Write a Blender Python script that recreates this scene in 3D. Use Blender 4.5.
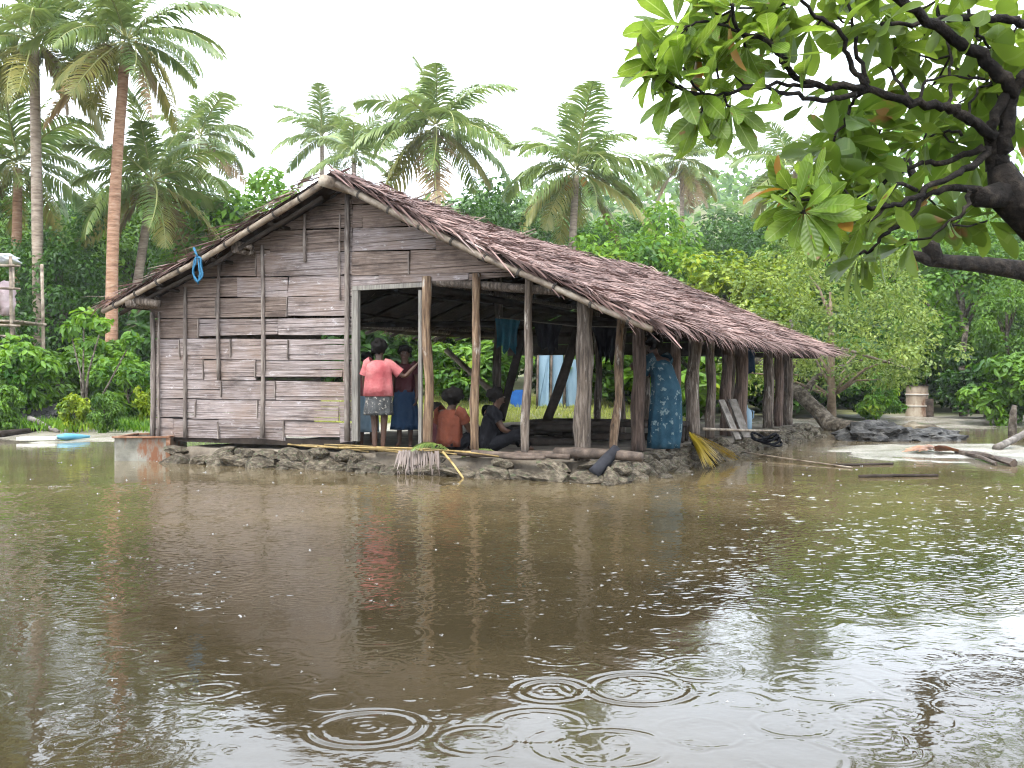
import bpy, bmesh, math, random
import numpy as np
from mathutils import Vector, Matrix, Euler, noise

for o in list(bpy.data.objects):
    bpy.data.objects.remove(o)
scene = bpy.context.scene
col = scene.collection
rad = math.radians

# ------------------------------------------------------------------ camera
F = 1005.0            # focal length in pixels of the 1024 wide picture
H0 = 1.05             # camera height above the water
cam_d = bpy.data.cameras.new('camera')
cam_d.sensor_width = 36.0
cam_d.lens = 36.0 * F / 1024
cam_d.clip_start = 0.05
cam_d.clip_end = 3000
cam = bpy.data.objects.new('camera', cam_d)
cam.location = (0, 0, H0)
cam.rotation_euler = (rad(90), 0, 0)
col.objects.link(cam)
scene.camera = cam

# ------------------------------------------------------------------ light: rainy overcast day
SUN_EL, SUN_AZ = rad(62), rad(205)     # azimuth clockwise from +Y
world = bpy.data.worlds.new('World')
scene.world = world
world.use_nodes = True
wn, wl = world.node_tree.nodes, world.node_tree.links
bg = wn['Background']
sky = wn.new('ShaderNodeTexSky')
sky.sky_type = 'NISHITA'
sky.sun_disc = False
sky.sun_elevation = SUN_EL
sky.sun_rotation = SUN_AZ
sky.air_density = 1.0
sky.dust_density = 6.0
hs = wn.new('ShaderNodeHueSaturation')
hs.inputs['Saturation'].default_value = 0.25
mxw = wn.new('ShaderNodeMix'); mxw.data_type = 'RGBA'
mxw.inputs[0].default_value = 0.8                     # the even cloud layer
mxw.inputs[7].default_value = (13.3, 14.6, 16.4, 1)
wl.new(sky.outputs[0], hs.inputs['Color'])
wl.new(hs.outputs[0], mxw.inputs[6])
wl.new(mxw.outputs[2], bg.inputs[0])
bg.inputs[1].default_value = 0.095
sun_d = bpy.data.lights.new('sun', 'SUN')
sun_d.energy = 1.2
sun_d.angle = rad(15)
sun_d.color = (1.0, 0.97, 0.92)
sun = bpy.data.objects.new('sun', sun_d)
sd = Vector((math.sin(SUN_AZ) * math.cos(SUN_EL), math.cos(SUN_AZ) * math.cos(SUN_EL), math.sin(SUN_EL)))
sun.rotation_euler = sd.to_track_quat('Z', 'Y').to_euler()
sun.location = (0, 0, 40)
col.objects.link(sun)
scene.view_settings.view_transform = 'Standard'
scene.view_settings.look = 'None'
scene.view_settings.exposure = 1.76
scene.view_settings.gamma = 1.0
scene.cycles.max_bounces = 6
scene.cycles.diffuse_bounces = 3
scene.cycles.volume_bounces = 0
scene.cycles.filter_width = 1.15
scene.cycles.adaptive_threshold = 0.03
scene.cycles.glossy_bounces = 2
scene.cycles.transmission_bounces = 3
scene.cycles.transparent_max_bounces = 4
scene.cycles.caustics_reflective = False
scene.cycles.caustics_refractive = False
scene.render.resolution_x, scene.render.resolution_y = 1024, 768

# ------------------------------------------------------------------ helpers: pixels to places
def P(px, py, D):
    return Vector(((px - 512) / F * D, D, H0 + (384 - py) / F * D))
def G(px, py, z=0.0):
    return P(px, py, (H0 - z) * F / (py - 384))

TH = rad(26.8)
DV = Vector((math.sin(TH), math.cos(TH), 0))      # depth direction of the house
RV = Vector((math.cos(TH), -math.sin(TH), 0))     # to the right along its front
CW = Vector(((583 - 512) / F * 11.15, 11.15, 0))  # front right corner of the house
HM = Matrix.Translation(CW) @ Matrix.Rotation(-TH, 4, 'Z')
HMI = HM.inverted()
def FW(px, py, off=0.0):
    """point of the front plane (moved off metres forward) seen at a pixel, in house coordinates"""
    v = Vector(((px - 512) / F, 1, (384 - py) / F))
    k = (DV.x * CW.x + DV.y * CW.y - off) / (DV.x * v.x + DV.y * v.y)
    return HMI @ Vector((v.x * k, v.y * k, H0 + v.z * k))
def SW(px, py, off=0.0):
    """point of the right side plane (moved off metres outward) seen at a pixel, in house coordinates"""
    v = Vector(((px - 512) / F, 1, (384 - py) / F))
    k = (RV.x * CW.x + RV.y * CW.y + off) / (RV.x * v.x + RV.y * v.y)
    return HMI @ Vector((v.x * k, v.y * k, H0 + v.z * k))

# ------------------------------------------------------------------ helpers: objects
ROOTM = {}
def tag(o, label=None, cat=None, group=None, kind=None):
    if label: o['label'] = label
    if cat: o['category'] = cat
    if group: o['group'] = group
    if kind: o['kind'] = kind
    return o
def thing(name, label, cat, loc=(0, 0, 0), rz=0.0, group=None, scale=1.0):
    o = bpy.data.objects.new(name, None)
    col.objects.link(o)
    o.empty_display_size = 0.2
    o.location = loc
    o.rotation_euler = (0, 0, rz)
    o.scale = (scale,) * 3
    ROOTM[o.name] = Matrix.Translation(Vector(loc)) @ Matrix.Rotation(rz, 4, 'Z')
    return tag(o, label, cat, group)
def link(name, me, parent=None, loc=None, rot=None, scale=None):
    o = bpy.data.objects.new(name, me)
    col.objects.link(o)
    o.parent = parent
    if loc is not None: o.location = loc
    if rot is not None: o.rotation_euler = rot
    if scale is not None: o.scale = scale if hasattr(scale, '__len__') else (scale,) * 3
    return o

def np_mesh(name, V, Fs, mat=None, smooth=False):
    V = np.asarray(V, dtype=np.float32)
    Fs = np.asarray(Fs, dtype=np.int32)
    k = Fs.shape[1]
    me = bpy.data.meshes.new(name)
    me.vertices.add(len(V)); me.vertices.foreach_set('co', V.ravel())
    me.loops.add(Fs.size); me.loops.foreach_set('vertex_index', Fs.ravel())
    me.polygons.add(len(Fs))
    me.polygons.foreach_set('loop_start', np.arange(0, Fs.size, k, dtype=np.int32))
    if smooth:
        me.polygons.foreach_set('use_smooth', np.ones(len(Fs), dtype=bool))
    me.update(calc_edges=True)
    if mat: me.materials.append(mat)
    return me

class MB:
    def __init__(self): self.v = []; self.f = []
    def add(self, vs, fs):
        b = len(self.v)
        self.v += [Vector(p) for p in vs]
        self.f += [tuple(i + b for i in f) for f in fs]
        return self
    def tube(self, pts, radii, n=8, cap=True, wob=0.0):
        pts = [Vector(p) for p in pts]
        if not hasattr(radii, '__len__'): radii = [radii] * len(pts)
        t0 = (pts[1] - pts[0]).normalized()
        ref = Vector((0, 0, 1)) if abs(t0.z) < 0.9 else Vector((1, 0, 0))
        a = t0.cross(ref).normalized()
        vs, fs = [], []
        for i, p in enumerate(pts):
            t = (pts[min(i + 1, len(pts) - 1)] - pts[max(i - 1, 0)]).normalized()
            a = (a - t * a.dot(t)).normalized()
            b = t.cross(a)
            for k in range(n):
                th = 2 * math.pi * k / n
                r = radii[i] * (1 + (random.uniform(-wob, wob) if wob else 0))
                vs.append(p + (a * math.cos(th) + b * math.sin(th)) * r)
        for i in range(len(pts) - 1):
            for k in range(n):
                k2 = (k + 1) % n
                fs.append((i * n + k, i * n + k2, (i + 1) * n + k2, (i + 1) * n + k))
        if cap:
            fs.append(tuple(range(n - 1, -1, -1)))
            fs.append(tuple((len(pts) - 1) * n + k for k in range(n)))
        return self.add(vs, fs)
    def pole(self, a, b, r0, r1=None, n=8, seg=6, bend=0.0, wob=0.0):
        a, b = Vector(a), Vector(b)
        r1 = r0 if r1 is None else r1
        d = b - a
        o = Vector((random.uniform(-1, 1), random.uniform(-1, 1), random.uniform(-1, 1)))
        o = o - d * (o.dot(d) / max(d.length_squared, 1e-9))
        pts = [a + d * (i / seg) + o * (bend * math.sin(math.pi * i / seg)) for i in range(seg + 1)]
        return self.tube(pts, [r0 + (r1 - r0) * i / seg for i in range(seg + 1)], n, True, wob)
    def box(self, c, hx, hy, hz, ax=None):
        c = Vector(c)
        X, Y, Z = ax if ax else (Vector((1, 0, 0)), Vector((0, 1, 0)), Vector((0, 0, 1)))
        vs = [c + X * (hx * i) + Y * (hy * j) + Z * (hz * k) for i in (-1, 1) for j in (-1, 1) for k in (-1, 1)]
        return self.add(vs, [(0, 1, 3, 2), (4, 6, 7, 5), (0, 4, 5, 1), (2, 3, 7, 6), (0, 2, 6, 4), (1, 5, 7, 3)])
    def beam(self, a, b, w, h):
        a, b = Vector(a), Vector(b)
        X = (b - a).normalized()
        up = Vector((0, 0, 1)) if abs(X.z) < 0.9 else Vector((0, 1, 0))
        Y = up.cross(X).normalized(); Z = X.cross(Y)
        return self.box((a + b) / 2, (b - a).length / 2, w / 2, h / 2, (X, Y, Z))
    def prism(self, poly, ext):
        """extrude a planar polygon (list of Vectors) by the vector ext"""
        n = len(poly); ext = Vector(ext)
        vs = [Vector(p) for p in poly] + [Vector(p) + ext for p in poly]
        fs = [tuple(range(n - 1, -1, -1)), tuple(range(n, 2 * n))]
        fs += [(i, (i + 1) % n, n + (i + 1) % n, n + i) for i in range(n)]
        return self.add(vs, fs)
    def blob(self, c, r, sub=2, amp=0.25, freq=1.6, seed=0.0, flat=None):
        bm = bmesh.new()
        bmesh.ops.create_icosphere(bm, subdivisions=sub, radius=1.0)
        R = r if hasattr(r, '__len__') else (r, r, r)
        vs = []
        for v in bm.verts:
            so = Vector((seed * 7.3, seed * 3.1, seed * 5.7))
            k = 1 + amp * (noise.noise(v.co * freq + so) + (.4 * noise.noise(v.co * freq * 2.7 + so) + .2 * noise.noise(v.co * freq * 6.1 + so) if amp > .35 else 0))
            p = v.co * k
            vs.append(Vector((p.x * R[0], p.y * R[1], p.z * R[2])) + Vector(c))
        fs = [tuple(v.index for v in f.verts) for f in bm.faces]
        bm.free()
        return self.add(vs, fs)
    def mesh(self, name, mat=None, smooth=False):
        me = bpy.data.meshes.new(name)
        me.from_pydata([tuple(p) for p in self.v], [], self.f)
        bm = bmesh.new(); bm.from_mesh(me)
        bmesh.ops.recalc_face_normals(bm, faces=bm.faces)
        bm.to_mesh(me); bm.free()
        if smooth:
            me.polygons.foreach_set('use_smooth', [True] * len(me.polygons))
        if mat: me.materials.append(mat)
        me.update()
        return me
    def part(self, name, mat, parent, smooth=False, world=False):
        if world and parent is not None:
            mi = ROOTM[parent.name].inverted()
            self.v = [mi @ p for p in self.v]
        return link(name, self.mesh(name, mat, smooth), parent)
def solo(name, mb, mat, label, cat, base, group=None, smooth=False, kind=None):
    """a thing that is one mesh, with its origin at base (mesh given in world space)"""
    base = Vector(base)
    mb.v = [p - base for p in mb.v]
    o = link(name, mb.mesh(name, mat, smooth), None, base)
    return tag(o, label, cat, group, kind)

# ------------------------------------------------------------------ helpers: materials
MATS = {}
def ramp_set(r, cols):
    el = r.color_ramp.elements
    n = len(cols)
    while len(el) < n: el.new(0.5)
    for i, c in enumerate(cols):
        el[i].position = 0.34 + 0.32 * i / max(n - 1, 1)
        el[i].color = (*c, 1)
def M(name, cols, scale=6.0, stretch=(1, 1, 1), rough=0.8, bump=0.4, bd=0.01, rnd=0.12, spec=0.3, streak=None, patch=None):
    if name in MATS: return MATS[name]
    m = bpy.data.materials.new(name); m.use_nodes = True
    N, L = m.node_tree.nodes, m.node_tree.links
    b = N['Principled BSDF']
    tc = N.new('ShaderNodeTexCoord'); mp = N.new('ShaderNodeMapping')
    mp.inputs['Scale'].default_value = stretch
    L.new(tc.outputs['Object'], mp.inputs[0])
    oi = N.new('ShaderNodeObjectInfo')
    ofs = N.new('ShaderNodeVectorMath'); ofs.operation = 'ADD'
    sc = N.new('ShaderNodeMath'); sc.operation = 'MULTIPLY'; sc.inputs[1].default_value = 37.0
    L.new(oi.outputs['Random'], sc.inputs[0])
    L.new(mp.outputs[0], ofs.inputs[0]); L.new(sc.outputs[0], ofs.inputs[1])
    nz = N.new('ShaderNodeTexNoise'); nz.inputs['Scale'].default_value = scale
    nz.inputs['Detail'].default_value = 7; nz.inputs['Roughness'].default_value = 0.65
    L.new(ofs.outputs[0], nz.inputs['Vector'])
    rp = N.new('ShaderNodeValToRGB'); ramp_set(rp, cols)
    L.new(nz.outputs[0], rp.inputs[0])
    out = rp.outputs[0]
    if streak:
        n2 = N.new('ShaderNodeTexNoise'); n2.inputs['Scale'].default_value = streak[1]
        n2.inputs['Detail'].default_value = 5; n2.inputs['Roughness'].default_value = 0.7
        mp2 = N.new('ShaderNodeMapping'); mp2.inputs['Scale'].default_value = streak[2]
        L.new(tc.outputs['Object'], mp2.inputs[0]); L.new(mp2.outputs[0], n2.inputs['Vector'])
        r2 = N.new('ShaderNodeValToRGB')
        r2.color_ramp.elements[0].position = streak[3]; r2.color_ramp.elements[1].position = streak[4]
        L.new(n2.outputs[0], r2.inputs[0])
        mx = N.new('ShaderNodeMix'); mx.data_type = 'RGBA'
        L.new(r2.outputs[0], mx.inputs[0]); L.new(out, mx.inputs[6]); mx.inputs[7].default_value = (*streak[0], 1)
        out = mx.outputs[2]
    for pt in (patch or ()):                 # broad stains that run across neighbouring pieces: colour, scale, stretch, from, to, strength
        n3 = N.new('ShaderNodeTexNoise'); n3.inputs['Scale'].default_value = pt[1]; n3.inputs['Detail'].default_value = 6; n3.inputs['Roughness'].default_value = 0.7
        mp3 = N.new('ShaderNodeMapping'); mp3.inputs['Scale'].default_value = pt[2]; mp3.inputs['Location'].default_value = (pt[1] * 3.3, 0, pt[1] * 1.7)
        L.new(tc.outputs['Object'], mp3.inputs[0]); L.new(mp3.outputs[0], n3.inputs['Vector'])
        r3 = N.new('ShaderNodeMapRange'); r3.inputs[1].default_value = pt[3]; r3.inputs[2].default_value = pt[4]; r3.inputs[4].default_value = pt[5]
        L.new(n3.outputs[0], r3.inputs[0])
        mx3 = N.new('ShaderNodeMix'); mx3.data_type = 'RGBA'
        L.new(r3.outputs[0], mx3.inputs[0]); L.new(out, mx3.inputs[6]); mx3.inputs[7].default_value = (*pt[0], 1)
        out = mx3.outputs[2]
    hv = N.new('ShaderNodeHueSaturation')
    mr = N.new('ShaderNodeMapRange'); mr.inputs[3].default_value = 1 - rnd; mr.inputs[4].default_value = 1 + rnd
    L.new(oi.outputs['Random'], mr.inputs[0]); L.new(mr.outputs[0], hv.inputs['Value'])
    L.new(out, hv.inputs['Color']); L.new(hv.outputs[0], b.inputs['Base Color'])
    b.inputs['Roughness'].default_value = rough
    b.inputs['Specular IOR Level'].default_value = spec
    if bump:
        bp = N.new('ShaderNodeBump'); bp.inputs['Strength'].default_value = bump; bp.inputs['Distance'].default_value = bd
        L.new(nz.outputs[0], bp.inputs['Height']); L.new(bp.outputs[0], b.inputs['Normal'])
    MATS[name] = m
    return m

def leaf_mat(name, c1, c2, c3=None, trans=0.35, rough=0.45, rnd=0.15, clump=0.6, spec=0.35):
    """each leaf gets a colour of its own between c1 and c2, now and then c3; light passes through"""
    if name in MATS: return MATS[name]
    m = bpy.data.materials.new(name); m.use_nodes = True
    N, L = m.node_tree.nodes, m.node_tree.links
    b = N['Principled BSDF']; out = N['Material Output']
    ge = N.new('ShaderNodeNewGeometry'); tc = N.new('ShaderNodeTexCoord'); oi = N.new('ShaderNodeObjectInfo')
    nz = N.new('ShaderNodeTexNoise'); nz.inputs['Scale'].default_value = clump; nz.inputs['Detail'].default_value = 3
    L.new(tc.outputs['Object'], nz.inputs['Vector'])
    av = N.new('ShaderNodeMath'); av.operation = 'MULTIPLY_ADD'; av.inputs[1].default_value = 0.45
    L.new(ge.outputs['Random Per Island'], av.inputs[0])
    mr0 = N.new('ShaderNodeMapRange'); mr0.inputs[1].default_value = 0.35; mr0.inputs[2].default_value = 0.65
    mr0.inputs[3].default_value = 0.0; mr0.inputs[4].default_value = 0.6
    L.new(nz.outputs[0], mr0.inputs[0]); L.new(mr0.outputs[0], av.inputs[2])
    rp = N.new('ShaderNodeValToRGB')
    el = rp.color_ramp.elements
    el[0].position = 0.1; el[0].color = (*c1, 1); el[1].position = 0.9; el[1].color = (*c2, 1)
    if c3:
        e = el.new(1.0); e.color = (*c3, 1)
    L.new(av.outputs[0], rp.inputs[0])
    hv = N.new('ShaderNodeHueSaturation')
    mr = N.new('ShaderNodeMapRange'); mr.inputs[3].default_value = 1 - rnd; mr.inputs[4].default_value = 1 + rnd
    hv.inputs['Saturation'].default_value = 1.12 if trans > .06 else 1.0
    L.new(oi.outputs['Random'], mr.inputs[0]); L.new(mr.outputs[0], hv.inputs['Value']); L.new(rp.outputs[0], hv.inputs['Color'])
    L.new(hv.outputs[0], b.inputs['Base Color'])
    b.inputs['Roughness'].default_value = rough
    b.inputs['Specular IOR Level'].default_value = spec
    tr = N.new('ShaderNodeBsdfTranslucent')
    hv2 = N.new('ShaderNodeHueSaturation'); hv2.inputs['Hue'].default_value = 0.485; hv2.inputs['Value'].default_value = 1.5
    L.new(hv.outputs[0], hv2.inputs['Color']); L.new(hv2.outputs[0], tr.inputs['Color'])
    mx = N.new('ShaderNodeMixShader'); mx.inputs[0].default_value = trans
    L.new(b.outputs[0], mx.inputs[1]); L.new(tr.outputs[0], mx.inputs[2]); L.new(mx.outputs[0], out.inputs[0])
    MATS[name] = m
    return m

random.seed(7)
np.random.seed(7)
rng = np.random.default_rng(11)

# ------------------------------------------------------------------ ground, water, hill
def sm(a, b, x):
    t = np.clip((x - a) / (b - a), 0, 1)
    return t * t * (3 - 2 * t)
def wavy(x, y, s, k):
    return (np.sin(x * s + 1.7 * k) * np.cos(y * s * 1.13 + k) + 0.5 * np.sin(x * s * 2.3 + y * s * 1.9 + 2.1 * k)) / 1.5
def gz(x, y):
    x = np.asarray(x, float); y = np.asarray(y, float)
    shore = 18.3 + 5.5 * sm(-3.5, 3.0, x) + 0.5 * wavy(x, y, 0.5, 1.0)
    z = -0.55 + 0.25 * sm(3.5, 10.5, y) + 0.28 * sm(shore - 9, shore, y) + 0.16 * sm(shore - 0.6, shore + 5, y)
    bank = np.exp(-(((x - 7.4) / 3.4) ** 2 + ((y - 15.2) / 3.0) ** 2))
    z = np.maximum(z, -0.72 + 0.735 * np.clip(bank * 1.7, 0, 1) ** .6)
    z = z + 0.03 * wavy(x, y, 1.1, 2.0) + 0.02 * wavy(x, y, 2.9, 4.0) + 0.012 * wavy(x * .5, y, 6.1, 1.0)
    z = z + 0.45 * sm(23.5, 30, y) * sm(-8, -5, x) * sm(5.5, 3.0, x) + 0.9 * sm(30, 60, y)
    hill = 38 * sm(85, 210, y) * (0.72 + 0.28 * np.sin(x * 0.021 + 0.6) * np.cos(x * 0.009))
    return z + hill
def grd(x, y): return float(gz(x, y))

def axis(lo, a, b, hi, fine, grow=1.25):
    m = list(np.arange(a, b + 1e-6, fine))
    s, r = fine, []
    p = b
    while p < hi: s *= grow; p += s; r.append(min(p, hi))
    s, l = fine, []
    p = a
    while p > lo: s *= grow; p -= s; l.append(max(p, lo))
    return np.array(l[::-1] + m + r)
def sheet(xs, ys, zf):
    X, Y = np.meshgrid(xs, ys)
    Z = zf(X, Y)
    V = np.stack([X.ravel(), Y.ravel(), Z.ravel()], 1)
    nx, ny = len(xs), len(ys)
    i = np.arange(nx - 1)[None, :] + nx * np.arange(ny - 1)[:, None]
    Q = np.stack([i, i + 1, i + nx + 1, i + nx], -1).reshape(-1, 4)
    return V, Q

def ground_mat():
    m = bpy.data.materials.new('ground_sand'); m.use_nodes = True
    N, L = m.node_tree.nodes, m.node_tree.links
    b = N['Principled BSDF']
    tc = N.new('ShaderNodeTexCoord')
    n1 = N.new('ShaderNodeTexNoise'); n1.inputs['Scale'].default_value = 1.2; n1.inputs['Detail'].default_value = 8
    n2 = N.new('ShaderNodeTexNoise'); n2.inputs['Scale'].default_value = 40; n2.inputs['Detail'].default_value = 4
    for n in (n1, n2): L.new(tc.outputs['Object'], n.inputs['Vector'])
    r = N.new('ShaderNodeValToRGB'); ramp_set(r, [(0.16, 0.135, 0.10), (0.26, 0.235, 0.19), (0.35, 0.32, 0.27)])
    L.new(n1.outputs[0], r.inputs[0])
    # grass and leaf litter further from the water
    at = N.new('ShaderNodeAttribute'); at.attribute_name = 'soil'
    r2 = N.new('ShaderNodeValToRGB'); ramp_set(r2, [(0.06, 0.055, 0.025), (0.13, 0.14, 0.04), (0.2, 0.2, 0.07)])
    L.new(n2.outputs[0], r2.inputs[0])
    mx = N.new('ShaderNodeMix'); mx.data_type = 'RGBA'
    ad = N.new('ShaderNodeMath'); ad.operation = 'ADD'; ad.use_clamp = True
    s = N.new('ShaderNodeMath'); s.operation = 'MULTIPLY_ADD'; s.inputs[1].default_value = 2.0; s.inputs[2].default_value = -1.0
    L.new(n1.outputs[0], s.inputs[0]); L.new(s.outputs[0], ad.inputs[0]); L.new(at.outputs['Fac'], ad.inputs[1])
    gate = N.new('ShaderNodeMath'); gate.operation = 'MULTIPLY'
    L.new(ad.outputs[0], gate.inputs[0]); L.new(at.outputs['Fac'], gate.inputs[1])
    L.new(gate.outputs[0], mx.inputs[0]); L.new(r.outputs[0], mx.inputs[6]); L.new(r2.outputs[0], mx.inputs[7])
    L.new(mx.outputs[2], b.inputs['Base Color'])
    mr = N.new('ShaderNodeMapRange'); mr.inputs[3].default_value = 0.22; mr.inputs[4].default_value = 0.85
    L.new(at.outputs['Fac'], mr.inputs[0]); L.new(mr.outputs[0], b.inputs['Roughness'])
    bp = N.new('ShaderNodeBump'); bp.inputs['Strength'].default_value = 0.5; bp.inputs['Distance'].default_value = 0.02
    L.new(n2.outputs[0], bp.inputs['Height']); L.new(bp.outputs[0], b.inputs['Normal'])
    return m
xs = axis(-420, -14, 16, 420, 0.25); ys = axis(-60, 8, 34, 420, 0.25)
V, Q = sheet(xs, ys, gz)
gme = np_mesh('ground', V, Q, ground_mat(), True)
soil = np.clip(sm(20.5, 24, V[:, 1]) * sm(5.5, 2.5, V[:, 0]) + sm(27, 31, V[:, 1]) + sm(19.6, 22, V[:, 1]) * sm(-5, -7, V[:, 0]), 0, 1)
a = gme.attributes.new('soil', 'FLOAT', 'POINT'); a.data.foreach_set('value', soil.astype(np.float32))
tag(link('ground', gme), 'pale wet sand and grassy soil under the flooded yard', None, None, 'structure')

RINGS = [(368, 728, 57), (551, 690, 37), (640, 688, 56), (478, 740, 44), (868, 715, 38), (792, 724, 42), (118, 745, 24),
         (612, 748, 60), (996, 684, 52), (330, 702, 30), (700, 668, 46), (930, 655, 34), (210, 690, 26), (740, 700, 30), (560, 655, 40)]
def water_mat():
    m = bpy.data.materials.new('muddy_water'); m.use_nodes = True
    N, L = m.node_tree.nodes, m.node_tree.links
    b = N['Principled BSDF']
    tc = N.new('ShaderNodeTexCoord')
    def math_(op, a, b_=None, c=None):
        n = N.new('ShaderNodeMath'); n.operation = op
        for i, v in enumerate((a, b_, c)):
            if v is None: continue
            if isinstance(v, (int, float)): n.inputs[i].default_value = v
            else: L.new(v, n.inputs[i])
        return n.outputs[0]
    pos = tc.outputs['Object']
    # colour: silt, paler over the shallow sand
    n1 = N.new('ShaderNodeTexNoise'); n1.inputs['Scale'].default_value = 0.5; n1.inputs['Detail'].default_value = 5
    L.new(pos, n1.inputs['Vector'])
    r = N.new('ShaderNodeValToRGB'); ramp_set(r, [(0.78, 0.78, 0.76), (1.0, 1.0, 1.0), (1.2, 1.18, 1.15)])
    L.new(n1.outputs[0], r.inputs[0])
    at = N.new('ShaderNodeAttribute'); at.attribute_name = 'depth'
    rd = N.new('ShaderNodeValToRGB'); el = rd.color_ramp.elements
    el[0].position = 0.0; el[0].color = (0.18, 0.16, 0.12, 1)
    el[1].position = 0.52; el[1].color = (0.031, 0.0235, 0.012, 1)
    for ps, cc in ((0.07, (0.15, 0.12, 0.075)), (0.30, (0.095, 0.070, 0.034)), (0.40, (0.052, 0.039, 0.018))):
        e = el.new(ps); e.color = (*cc, 1)
    L.new(at.outputs['Fac'], rd.inputs[0])
    mx = N.new('ShaderNodeMix'); mx.data_type = 'RGBA'; mx.blend_type = 'MULTIPLY'; mx.inputs[0].default_value = 1.0
    L.new(rd.outputs[0], mx.inputs[6]); L.new(r.outputs[0], mx.inputs[7])
    L.new(mx.outputs[2], b.inputs['Base Color'])
    b.inputs['Roughness'].default_value = 0.045
    b.inputs['IOR'].default_value = 1.333
    # height in metres: slow swell, rain pocks, ring waves
    h = None
    def addh(x):
        nonlocal h
        h = x if h is None else math_('ADD', h, x)
    for sc_, am, dt in ((1.6, 0.0045, 2), (9.0, 0.0013, 3)):
        n = N.new('ShaderNodeTexNoise'); n.noise_dimensions = '2D'; n.inputs['Scale'].default_value = sc_; n.inputs['Detail'].default_value = dt
        L.new(pos, n.inputs['Vector']); addh(math_('MULTIPLY', n.outputs[0], am))
    bp = N.new('ShaderNodeBump'); bp.inputs['Strength'].default_value = 1.0; bp.inputs['Distance'].default_value = 1.0
    L.new(h, bp.inputs['Height']); L.new(bp.outputs[0], b.inputs['Normal'])
    return m
# the water sheet: finer towards the near shore, with the ring waves of the raindrops as real relief
KU = 0.0022
us = np.concatenate([np.linspace(-4, -0.64, 22)[:-1], np.arange(-0.64, 0.6401, KU), np.linspace(0.64, 4, 22)[1:]])
vs_ = np.concatenate([np.linspace(math.log(1.2), math.log(2.2), 30)[:-1], np.arange(math.log(2.2), math.log(10.5), KU), np.linspace(math.log(10.5), math.log(36), 90)[1:]])
U, Vv = np.meshgrid(us, vs_)
Yw = np.exp(Vv); Xw = U * Yw
Hw = np.zeros_like(Xw)
def ring(cx, cy, R, lam, amp, crests, inner=0.0):
    R2 = R + lam * (crests + 1)
    j0, j1 = np.searchsorted(vs_, [math.log(max(cy - R2, 1.3)), math.log(cy + R2)])
    i0, i1 = np.searchsorted(us, [(cx - R2) / cy - .03, (cx + R2) / cy + .03])
    if j1 <= j0 or i1 <= i0: return
    r = np.hypot(Xw[j0:j1, i0:i1] - cx, Yw[j0:j1, i0:i1] - cy)
    th = np.arctan2(Yw[j0:j1, i0:i1] - cy, Xw[j0:j1, i0:i1] - cx); p1, p2 = random.random() * 6.3, random.random() * 6.3
    d = r - R * (1 + .03 * np.sin(2 * th + p2))
    amp = amp * (.62 + .38 * np.sin(th * random.choice((1, 2, 3)) + p1))
    h = amp * np.exp(-(d / (lam * crests * .55)) ** 2) * np.cos(2 * math.pi * d / lam)
    if inner: h = h + inner * amp * np.exp(-(r / (R * .45)) ** 2) * np.cos(2 * math.pi * r / (lam * .8))
    Hw[j0:j1, i0:i1] += h
for i, (px, py, rr) in enumerate(RINGS):
    g = G(px, py)
    ring(g.x, g.y, rr * g.y / F * .9, .045 if i < 3 else .04, .0028 if i < 3 else random.uniform(.0005, .0011), 1.3 if i < 3 else random.uniform(.8, 1.6), .22 if i < 3 else .1)
for i in range(9000):
    cy = 2.4 + 8.2 * random.random() ** .8
    if cy < 4.6 and random.random() < .78: continue
    cx = random.uniform(-.64, .64) * cy
    R = random.choice((.01, .012, .016, .02, .025, .03, .045, .07, .12)) * random.uniform(.7, 1.3) * (1 + .05 * cy)
    lam = max(.024 + .12 * R, .0095 * cy)
    ring(cx, cy, R, lam, random.uniform(.25, 1.0) * (.0012 if cy > 4.6 else .0008) * (lam / .03) / (1 + 4 * R), random.uniform(.6, 1.4))
V = np.stack([Xw.ravel(), Yw.ravel(), Hw.ravel()], 1)
nx, ny = len(us), len(vs_)
i = np.arange(nx - 1)[None, :] + nx * np.arange(ny - 1)[:, None]
Q = np.stack([i, i + 1, i + nx + 1, i + nx], -1).reshape(-1, 4)
n0 = len(V)                                            # flat wings beside and behind the camera
V = np.concatenate([V, np.array([(-4.8, 1.2, 0), (4.8, 1.2, 0), (144, 36, 0), (144, 1.2, 0), (-144, 36, 0), (-144, 1.2, 0), (144, -40, 0), (-144, -40, 0)])])
Q = np.concatenate([Q, np.array([(n0 + 1, n0 + 3, n0 + 2, n0 + 2), (n0, n0 + 4, n0 + 5, n0 + 5)])]) if False else Q
wme = np_mesh('water', V, Q, water_mat(), True)
bmw = bmesh.new(); bmw.from_mesh(wme); bmw.verts.ensure_lookup_table()
for f in ((1, 3, 2), (0, 4, 5), (7, 6, 3, 1, 0, 5)): bmw.faces.new([bmw.verts[n0 + k] for k in f]).smooth = True
bmesh.ops.recalc_face_normals(bmw, faces=bmw.faces[-3:])
bmw.to_mesh(wme); bmw.free()
dep = np.clip(-gz(V[:, 0], V[:, 1]), -0.05, 1)
a = wme.attributes.new('depth', 'FLOAT', 'POINT'); a.data.foreach_set('value', dep.astype(np.float32))
tag(link('water', wme), 'brown flood water pocked by rain in front of the house', None, None, 'structure')

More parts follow.
